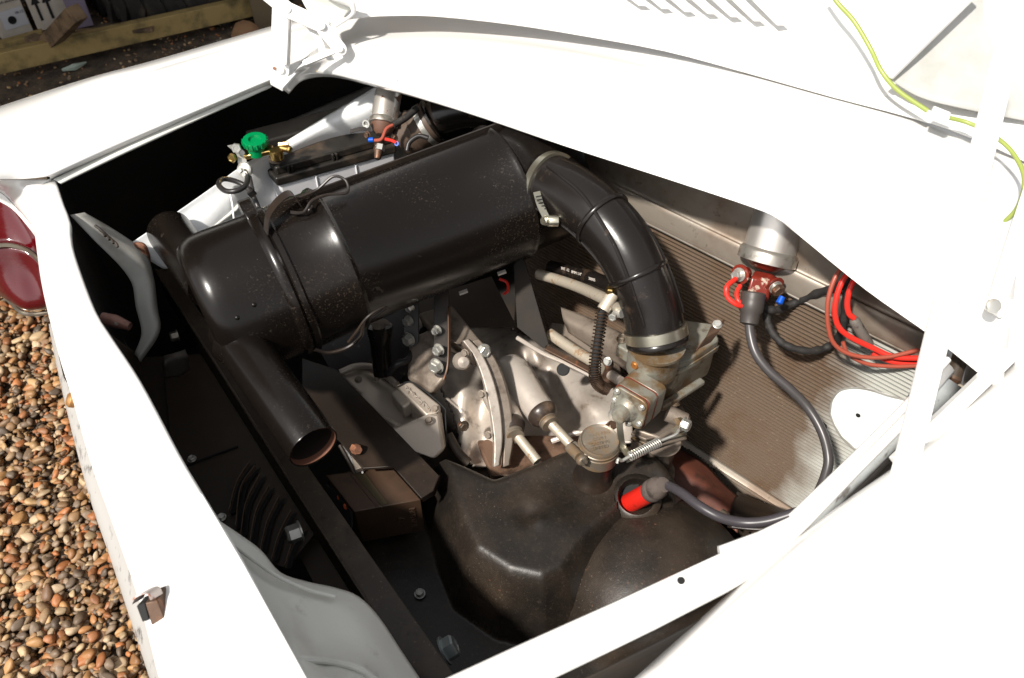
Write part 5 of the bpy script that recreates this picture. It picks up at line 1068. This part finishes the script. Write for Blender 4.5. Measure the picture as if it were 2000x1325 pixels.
fb = thing("fan_belt", "ribbed black fan belt and grey pulley edge behind the pipe mouth", "fan belt", P(680, 900, .55))
for k, (x0, mt_) in enumerate(((664, brownp), (672, satin), (680, rubber))):
    tube("belt_strand", [P(x0, 870, .62), P(x0 + 14, 895, .612), P(x0 + 30, 925, .60)], .0035, mt_, fb, seg=8)
prism("pulley_edge", [P(680, 872, .622), P(712, 912, .615), P(694, 918, .612)], UP * -.01, alloy_d, fb, bevel=.001)
bk = thing("mounting_block", "brown rubber mounting block with raised lettering and red rust flakes", "mounting block", P(730, 1050, .5))
zk = .60
ka, kb, kc, kd = P(636, 928, zk), P(764, 911, zk), P(822, 976, zk), P(692, 1000, zk)
prism("block_body", [ka, kb, kc, kd], UP * -.085, blockm, bk, bevel=.0015)
u1 = (kb - ka); u2 = (kd - ka)
vs, fs = box_geo(ka + u1 * .34 + UP * .0005, u1 * .015, u2 * 1.0, UP * .0012); obj("top_ridge", vs, fs, blockm, bk, bevel=0)
prism("top_groove", [ka + u1 * .40 + u2 * .06 + UP * .0006, ka + u1 * .46 + u2 * .0 + UP * .0006, ka + u1 * .56 + u2 * .12 + UP * .0006, ka + u1 * .53 + u2 * .92 + UP * .0006, ka + u1 * .42 + u2 * .95 + UP * .0006], UP * .0006, mat("groove_olive", (.05, .036, .016), .6), bk, bevel=.0005)
fv = (kc - kd); fnb = fv.cross(UP).normalized(); fnb = fnb if fnb.y < 0 else -fnb
vs, fs = box_geo(kd + fv * .40 - UP * .084 + fnb * .0004, fv * .012, UP * .084, fnb * .001); obj("face_seam", vs, fs, rustb, bk, bevel=0)
text("MLFDIAII", kd + fv * .84 - UP * .042 + fnb * .0008, -UP, fv, .013, blockm, bk, depth=.0012)
text("AIRF", kd + fv * .66 - UP * .048 + fnb * .0008, -UP, fv, .012, blockm, bk, depth=.0012)
for (px, py, s1) in ((652, 955, .010), (660, 968, .008), (672, 985, .009)):
    q = P(px, py, zk - .012); dd2 = (kd - ka).normalized(); vs, fs = tube_geo([q, q + dd2 * s1 * .5 - UP * .003, q + dd2 * s1 - UP * .002], [.002, .0035, .0015], 6, n=3); obj("rust_flake", vs, fs, orangeflk, bk)
prism("block_notch", [P(640, 945, zk - .008), P(655, 955, zk - .012), P(690, 1000, zk - .012), P(690, 1030, zk - .03), P(668, 1010, zk - .03), P(642, 965, zk - .02)], V((-.003, -.002, 0)), ink, bk, bevel=.0005)

# ================================================================ radiator
rd_ = thing("radiator", "upright finned radiator behind the carburettor, its edge whitened", "radiator", P(1450, 930, .40))
ra = V((.334, .930, .40)); 
TL = P(1430, 520, .82); BL = P(1335, 862, .42)
rdir = (P(1790, 692, .82) - P(1430, 520, .82)); rdir.z = 0; rdir.normalize()
bd = (P(1545, 1003, .42) - P(1335, 862, .42)); bd.z = 0; bd.normalize()
rdir = (rdir + bd).normalized()
rn = rdir.cross(UP).normalized(); rn = rn if rn.y < 0 else -rn
# plane through TL (top) and leaning so that BL lies on it
def rp3(u, z):    # u metres along from the picture column of TL, z height
    f = (.82 - z) / .40; base = TL.lerp(V((BL.x, BL.y, BL.z)) + rdir * ((TL - BL).dot(rdir)), f)
    return base + rdir * u
def uz(px, py):   # picture point onto the radiator plane
    o0 = V((0, 0, CAMZ)); dr_ = D(px, py, 1) - o0; a = rp3(0, .82); b = rp3(1, .82); c = rp3(0, .42)
    nn = (b - a).cross(c - a).normalized(); t = (a - o0).dot(nn) / dr_.dot(nn); q = o0 + dr_ * t
    z = q.z; return (q - rp3(0, z)).dot(rdir), z
rpn = (rp3(1, .82) - rp3(0, .82)).cross(rp3(0, .42) - rp3(0, .82)).normalized(); rpn = rpn if rpn.y < 0 else -rpn
ulo, uhi = -.42, .30
vs, fs = prism_geo([rp3(ulo, .825), rp3(uhi, .825), rp3(uhi, .425), rp3(ulo, .425)], -rpn * .05); obj("core_block", vs, fs, core_m, rd_, smooth=False)
nf_ = 58
wu0, wz0 = uz(1585, 690); wu1, wz1 = uz(1640, 870)
for k in range(nf_):
    z = .430 + (.822 - .430) * k / (nf_ - 1)
    a, b = rp3(ulo, z), rp3(uhi, z); jz = rng.normal(0, .0004)
    vs, fs = box_geo(a + rpn * .0 + UP * (-.0016 + jz), b - a, UP * .0032, rpn * .005)
    vs, fs = prism_geo([a - UP * .0016, a + UP * .0016, a + UP * .0007 + rpn * .006, a - UP * .0006 + rpn * .006], b - a); obj("fin", vs, fs, fin_m, rd_, smooth=False)
_k = (rp3(wu0, wz0) - ORG[rd_]).dot(rdir)
overspray(fin_m, tuple(rdir), _k + .03, _k + .10, (.50, .50, .46)); overspray(core_m, tuple(rdir), _k + .035, _k + .105, (.20, .19, .17))
# top tank: sloping metal band with step
tk = [[rp3(u, .822) + rpn * .004 for u in (ulo, -.2, 0, .15, uhi)], [rp3(u, .832) + rpn * .010 for u in (ulo, -.2, 0, .15, uhi)], [rp3(u, .862) + rpn * .006 for u in (ulo, -.2, 0, .15, uhi)], [rp3(u, .866) - rpn * .004 for u in (ulo, -.2, 0, .15, uhi)],
      [rp3(u, .935) - rpn * .006 for u in (ulo, -.2, 0, .15, uhi)], [rp3(u, .96) - rpn * .05 for u in (ulo, -.2, 0, .15, uhi)]]
surf("top_tank", tk, tank, rd_, nu=3, nv=5, solid=.004)
bar("tank_seam", rp3(ulo, .827) + rpn * .008, rp3(uhi, .827) + rpn * .008, .006, .004, dustg, rd_)
# bottom flange
surf("bottom_flange", [[rp3(u, .432) + rpn * .004 for u in (-.02, .1, .2, uhi)], [rp3(u, .424) + rpn * .016 for u in (-.02, .1, .2, uhi)], [rp3(u, .416) + rpn * .020 for u in (-.02, .1, .2, uhi)], [rp3(u, .402) + rpn * .024 for u in (-.02, .1, .2, uhi)]], tank, rd_, nu=3, nv=4, solid=.002)
tube("flange_bead", [rp3(-.02, .424) + rpn * .018, rp3(.1, .424) + rpn * .018, rp3(uhi, .424) + rpn * .018], .003, tank, rd_, seg=8)
bar("lower_strip", rp3(.10, .385) + rpn * .03, rp3(uhi, .385) + rpn * .03, .012, .012, mat("flaking_strip", (.40, .36, .30), .5, .3, layers=[dict(c=(.18, .06, .03), s=60, lo=.55, hi=.62)]), rd_)
# white patch plate
pp_ = [(1628, 800), (1632, 775), (1645, 757), (1668, 750), (1700, 752), (1740, 764), (1790, 780), (1850, 830), (1780, 890), (1700, 880), (1675, 868), (1650, 845), (1636, 822)]
pw = []
for (x, y) in pp_:
    u, z = uz(x, y); pw.append(rp3(u, z) + rpn * .012)
prism("white_patch", pw, -rpn * .004, mat("brushed_white_paint", (.80, .82, .80), .45, 0, bump=[(30, .4, .003)]), rd_, bevel=.0015)
tube("patch_rim", [q + rpn * .0006 for q in pw + pw[:1]], .0013, grey_d, rd_, seg=6, n=5, caps=False)
u, z = uz(1683, 803); lathe("patch_hole", rp3(u, z) + rpn * .0125, rpn, [(0, .0036), (.0006, .0034), (.0006, 0)], ink, rd_, seg=16)
u, z = uz(1614, 828); prism("dark_notch", [rp3(u - .004, z + .008) + rpn * .008, rp3(u + .003, z + .005) + rpn * .008, rp3(u + .006, z - .006) + rpn * .008, rp3(u, z - .006) + rpn * .008], rpn * .001, ink, rd_, bevel=0)
# red-brown duct and dark plate at its foot
dc_ = thing("air_duct", "red brown duct beneath the radiator", "duct", P(1400, 950, .40))
surf("duct_wall", [[D(1310, 872, 1.36), D(1370, 900, 1.34), D(1420, 950, 1.31), D(1480, 1000, 1.28)], [D(1300, 900, 1.32), D(1350, 925, 1.30), D(1400, 965, 1.27), D(1450, 1010, 1.24)], [D(1300, 960, 1.30), D(1350, 985, 1.28), D(1400, 1010, 1.25), D(1440, 1040, 1.22)]], duct, dc_, solid=.003)
surf("duct_roll", [[D(1440, 960, 1.33), D(1500, 985, 1.30), D(1560, 1005, 1.27)], [D(1430, 985, 1.25), D(1490, 1000, 1.23), D(1545, 1010, 1.21)], [D(1420, 1030, 1.22), D(1480, 1035, 1.2), D(1530, 1030, 1.19)]], satin, dc_, solid=.003)
# shadow gap panel right
tube("clip_lug", [D(1410, 1000, 1.2), D(1420, 1008, 1.19)], .005, capm, dc_, seg=8)

# ================================================================ near regulator (sender) with its leads
def sender(name_lab, px, py, t, rpx, hpx, axis, parent_at, sealed, g, crown=60):
    th = thing("fuel_pump_sender", name_lab, "pressure switch", parent_at, g); A0 = D(px, py, t); dx = axis.normalized(); r = m(rpx, t); h = m(hpx, t)
    lathe("metal_can", A0, dx, [(0, r), (h, r * 1.0), (h * 1.28, r * 1.0), (h * 1.3, 0)], mat("can_metal_%d" % rpx, (.62, .58, .53), .33, .75, layers=[dict(c=(.30, .22, .15), s=30, lo=.52, hi=.74, amt=.7, r=.5), dict(c=(.10, .05, .03), s=70, lo=.70, hi=.75, m=0)] + ([dict(c=(.16, .08, .05), s=26, lo=.60, hi=.62, m=0, r=.7)] if sealed else [])), th, seg=56)
    lathe("rolled_rim", A0, dx, [(-h * .13, r * 1.02), (-h * .12, r * 1.11), (h * .06, r * 1.12), (h * .10, r * 1.08), (h * .14, r)], th_rim, th, seg=56)
    return th, A0, dx, r, h
th_rim = mat("can_rim_metal", (.50, .47, .42), .35, .8, layers=[dict(c=(.25, .2, .15), s=50, lo=.5, hi=.7)])
up1 = (D(1533, 400, 1.128) - D(1497, 515, 1.15))
sp, A0, dx, r, h = sender("large metal canned sender with red insulator and rubber boot, near end of the radiator", 1500, 500, 1.15, 51, 100, up1, P(1500, 600, .7), False, None)
lathe("insulator", A0, -dx, [(0, r * 1.0), (.006, r * .98), (.016, r * .62), (.020, r * .45)], oxred, sp, seg=40)
prism("centre_terminal", [D(1467, 540, 1.13), D(1506, 548, 1.13), D(1500, 592, 1.135), D(1455, 585, 1.135)], V((.01, .02, -.004)), oxred, sp, bevel=.004, seg=3)
for (cx, cy, nx, ny, sgn) in ((1447, 536, -1.0, .25, -1), (1512, 558, .75, .9, 1)):
    a = D(cx, cy, 1.135); b = D(cx + nx * 10, cy + ny * 10, 1.128); dn = (b - a).normalized()
    lathe("terminal_arm", a - dn * .014, dn, [(0, m(12, 1.13)), (.010, m(15, 1.13)), (.014, m(20, 1.13)), (.016, m(20, 1.13)), (.016, 0)], oxred, sp, seg=28)
    lathe("terminal_washer", a + dn * .003, dn, [(0, m(14, 1.13)), (.0015, m(14, 1.13)), (.0015, m(9, 1.13)), (.006, m(9, 1.13)), (.006, 0)], zinc, sp, seg=20)
    bolt(a + dn * .006, dn, m(10 if sgn < 0 else 13, 1.13), zinc if sgn < 0 else rustb, sp, h=.008, washer=False)
lathe("blue_crimp", D(1528, 580, 1.115), V((-.35, -.5, -.5)), [(0, m(6, 1.12)), (.010, m(7, 1.12)), (.012, 0)], bluep, sp, seg=14)
lathe("rubber_boot", D(1472, 572, 1.12), (D(1464, 625, 1.12) - D(1472, 572, 1.12)), [(0, m(22, 1.12)), (.002, m(24, 1.12)), (.010, m(23, 1.12)), (.012, m(24, 1.12)), (.026, m(23, 1.12)), (.030, m(19, 1.12)), (.044, m(18, 1.12)), (.046, m(11, 1.12)), (.046, 0)], mat("sun_greyed_rubber", (.045, .038, .034), .45, 0, bump=[(90, .2, .001)]), sp, seg=32)
bracket_pts = [D(1470, 425, 1.24), D(1590, 465, 1.22), D(1590, 560, 1.20), D(1560, 600, 1.19), D(1500, 580, 1.22)]
prism("mounting_plate", bracket_pts, V((0, .003, 0)), tank, sp, bevel=.001)
tube("red_loop", [D(1437, 545, 1.12), D(1420, 560, 1.11), D(1421, 580, 1.11), D(1438, 595, 1.11), D(1456, 600, 1.12)], m(5, 1.12), redw, sp, seg=10); tube("red_loop", [D(1446, 558, 1.13), D(1439, 572, 1.125), D(1442, 588, 1.12), D(1455, 598, 1.12)], m(4.5, 1.12), redw, sp, seg=10)
bc = thing("battery_lead", "thick black lead hanging from the boot across the radiator fins", "cable", P(1600, 900, .6))
tube("lead_run", [D(1463, 612, 1.12), D(1465, 650, 1.12), D(1476, 690, 1.115), D(1502, 725, 1.11), D(1540, 758, 1.105), D(1578, 797, 1.10), D(1606, 845, 1.09), D(1618, 895, 1.08), D(1612, 930, 1.08), D(1598, 965, 1.085)], m(9.5, 1.11), mat("slate_lead", (.05, .045, .045), .34), bc, seg=18)
# cloth-taped loom
lm = thing("wiring_loom", "cloth-taped black wiring loom hanging in a loop over the fins", "wiring loom", P(1560, 650, .7))
lump = lambda k: [m(8.0 + 1.6 * math.sin(i * 2.7), 1.15) for i in range(k)]
tube("loom_branch", [D(1485, 600, 1.145), D(1515, 606, 1.15), D(1552, 592, 1.16), D(1600, 572, 1.12), D(1640, 560, 1.08), D(1660, 540, 1.06), D(1680, 500, 1.05)], [x * 1.0 for x in lump(26)], tape, lm, seg=14)
tube("loom_loop", [D(1492, 596, 1.155), D(1500, 630, 1.15), D(1512, 655, 1.145), D(1538, 676, 1.14), D(1580, 686, 1.14), D(1620, 676, 1.145), D(1642, 650, 1.11), D(1650, 610, 1.09), D(1655, 570, 1.07), D(1675, 520, 1.06)], [x * .92 for x in lump(36)], tape, lm, seg=14)
for k, (mt_, r_, pts) in enumerate((
    (pinkw, 4.3, [(1652, 512), (1630, 545), (1617, 590), (1618, 640), (1632, 675), (1670, 695), (1730, 698), (1800, 682)]),
    (redw, 5.4, [(1668, 520), (1645, 550), (1632, 590), (1634, 630), (1655, 655), (1705, 680), (1750, 698), (1820, 700)]),
    (redw, 5.4, [(1680, 528), (1662, 560), (1655, 590), (1658, 612), (1668, 622)]),
    (pinkw, 4.0, [(1646, 668), (1656, 690), (1690, 710), (1740, 716), (1790, 715)]),
    (redw, 5.0, [(1704, 690), (1722, 700), (1750, 708), (1795, 712)]))):
    w_ = thing("loose_wire", ["brown-red wire, outermost of the bundle curling by the near regulator", "bright red wire sweeping from the bundle down to the right", "short bright red wire ending at the grey sleeve", "brown-red wire lowest in the bundle along the fins", "bright red wire leaving the grey sleeve to the right"][k], "wire", D(*pts[0], 1.1), "loose wires over the radiator")
    tube("wire_run", [D(x, y, 1.035 + .004 * k + .0003 * min(120, max(0, y - 560)) - .0001 * max(0, x - 1690)) for x, y in pts], m(r_, 1.11), mt_, w_, seg=10)
sl_ = thing("fuse_sleeve", "scuffed grey inline fuse sleeve among the red wires", "fuse holder", D(1690, 660, 1.12))
lathe("sleeve_body", D(1666, 622, 1.065), (D(1706, 690, 1.09) - D(1666, 622, 1.065)), [(0, m(6, 1.12)), (.003, m(9, 1.12)), (.006, m(10, 1.12)), (.048, m(10.5, 1.12)), (.056, m(6, 1.12)), (.058, 0)], mat("scuffed_sleeve", (.13, .115, .10), .5, 0, layers=[dict(c=(.05, .04, .035), s=70, lo=.55, hi=.7)]), sl_, seg=20)
o = tube("taped_end", [D(1782, 716, 1.09), D(1800, 720, 1.085), D(1830, 722, 1.08)], m(9, 1.09), tape, None, seg=10); tag(o, "black taped end where the red wires gather", "tape")

# ================================================================ far sender by the battery
up2 = (D(757, 180, 1.42) - D(745, 250, 1.41))
s2_, A2, dx2, r2, h2 = sender("smaller paint-chipped canned sender beside the battery, with blue crimp", 749, 240, 1.42, 26, 48, up2, P(745, 290, .8), True, None)
lathe("insulator", A2, -dx2, [(.004, r2 * .95), (.018, r2 * .7), (.024, r2 * .4), (.024, 0)], mat("brown_insulator", (.12, .06, .04), .5), s2_, seg=28)
lathe("threaded_stem", D(743, 275, 1.40), -dx2, [(0, m(9, 1.4)), (.010, m(11, 1.4)), (.012, m(9, 1.4)), (.016, m(11, 1.4)), (.024, m(8, 1.4)), (.034, m(6, 1.4)), (.034, 0)], rustb, s2_, seg=16)
lathe("stem_nut", D(743, 284, 1.395), -dx2, [(0, m(10, 1.4)), (.010, m(10, 1.4)), (.010, 0)], zinc, s2_, seg=6)
lathe("blue_crimp", D(721, 274, 1.39), V((1, -.2, .2)), [(0, m(5, 1.4)), (.009, m(5, 1.4)), (.009, 0)], bluep, s2_, seg=12)
tube("brown_lead", [D(728, 275, 1.39), D(745, 272, 1.385), D(755, 252, 1.385), D(772, 242, 1.39), D(800, 222, 1.40)], m(3.4, 1.4), pinkw, s2_, seg=8); tube("red_lead", [D(752, 272, 1.385), D(765, 275, 1.385), D(774, 279, 1.385)], m(3.2, 1.4), redw, s2_, seg=8)
lathe("ring_terminal", D(775, 281, 1.385), V((-.2, -.8, .6)), [(0, m(4.5, 1.4)), (.0012, m(4.5, 1.4)), (.0012, m(2.5, 1.4)), (0, m(2.5, 1.4))], bluep, s2_, seg=14)
tube("taped_lead", [D(768, 244, 1.385), D(790, 232, 1.39), D(815, 212, 1.40)], m(7, 1.4), tape, s2_, seg=12)
lathe("clip_loop", D(716, 242, 1.40), V((-.3, -.8, .3)), [(0, m(8, 1.4)), (.003, m(8, 1.4)), (.003, m(5, 1.4)), (0, m(5, 1.4))], zinc, s2_, seg=18)
vs, fs = strip_geo([D(684, 257, 1.40), D(705, 252, 1.40), D(724, 254, 1.40)], V((0, .006, .004)), .001); obj("clip_tail", vs, fs, satin, s2_)
for (x, y) in ((718, 264), (770, 270)): bolt(D(x, y, 1.395), V((-.4 if x < 740 else .6, -.7, .2)), m(6, 1.4), rustb, s2_)
# heater hose by it
ho = thing("heater_hose", "dusty brown hose joint with toothed clamp behind the air cleaner", "hose", P(850, 260, .8))
hd0, hd1 = D(803, 262, 1.46), D(868, 222, 1.44); hv = (hd1 - hd0).normalized()
lathe("hose_end", hd0, hv, [(-.02, m(40, 1.45)), (.0, m(42, 1.45)), (.012, m(45, 1.45)), (.018, m(41, 1.45)), (.05, m(40, 1.45)), (.052, m(34, 1.45)), (.12, m(34, 1.45)), (.12, 0)], mat("dusty_brown_rubber", (.075, .05, .035), .55, 0, bump=[(60, .2, .001)]), ho, seg=40)
lathe("toothed_clamp", hd0 + hv * .028, hv, [(0, m(40, 1.45)), (0, m(42.5, 1.45)), (.010, m(42.5, 1.45)), (.010, m(40, 1.45))], zinc, ho, seg=48)
lathe("clamp_bead", hd0 + hv * .045, hv, [(0, m(38, 1.45)), (.003, m(44, 1.45)), (.007, m(44, 1.45)), (.01, m(38, 1.45))], rubber, ho, seg=48)
tube("black_joint", [D(855, 228, 1.44), D(900, 215, 1.43), D(950, 215, 1.43)], m(36, 1.44), rubber, ho, seg=32)
tube("small_hose", [D(795, 295, 1.40), D(800, 278, 1.40), D(818, 266, 1.40), D(836, 270, 1.40)], m(5, 1.4), cable, ho, seg=10)
# dark bar behind the intake hose
o = bar("dark_stay", D(1225, 375, 1.30), D(1345, 335, 1.32), .014, .012, tape, None); tag(o, "rough black stay bar between intake hose and scuttle", "bar")
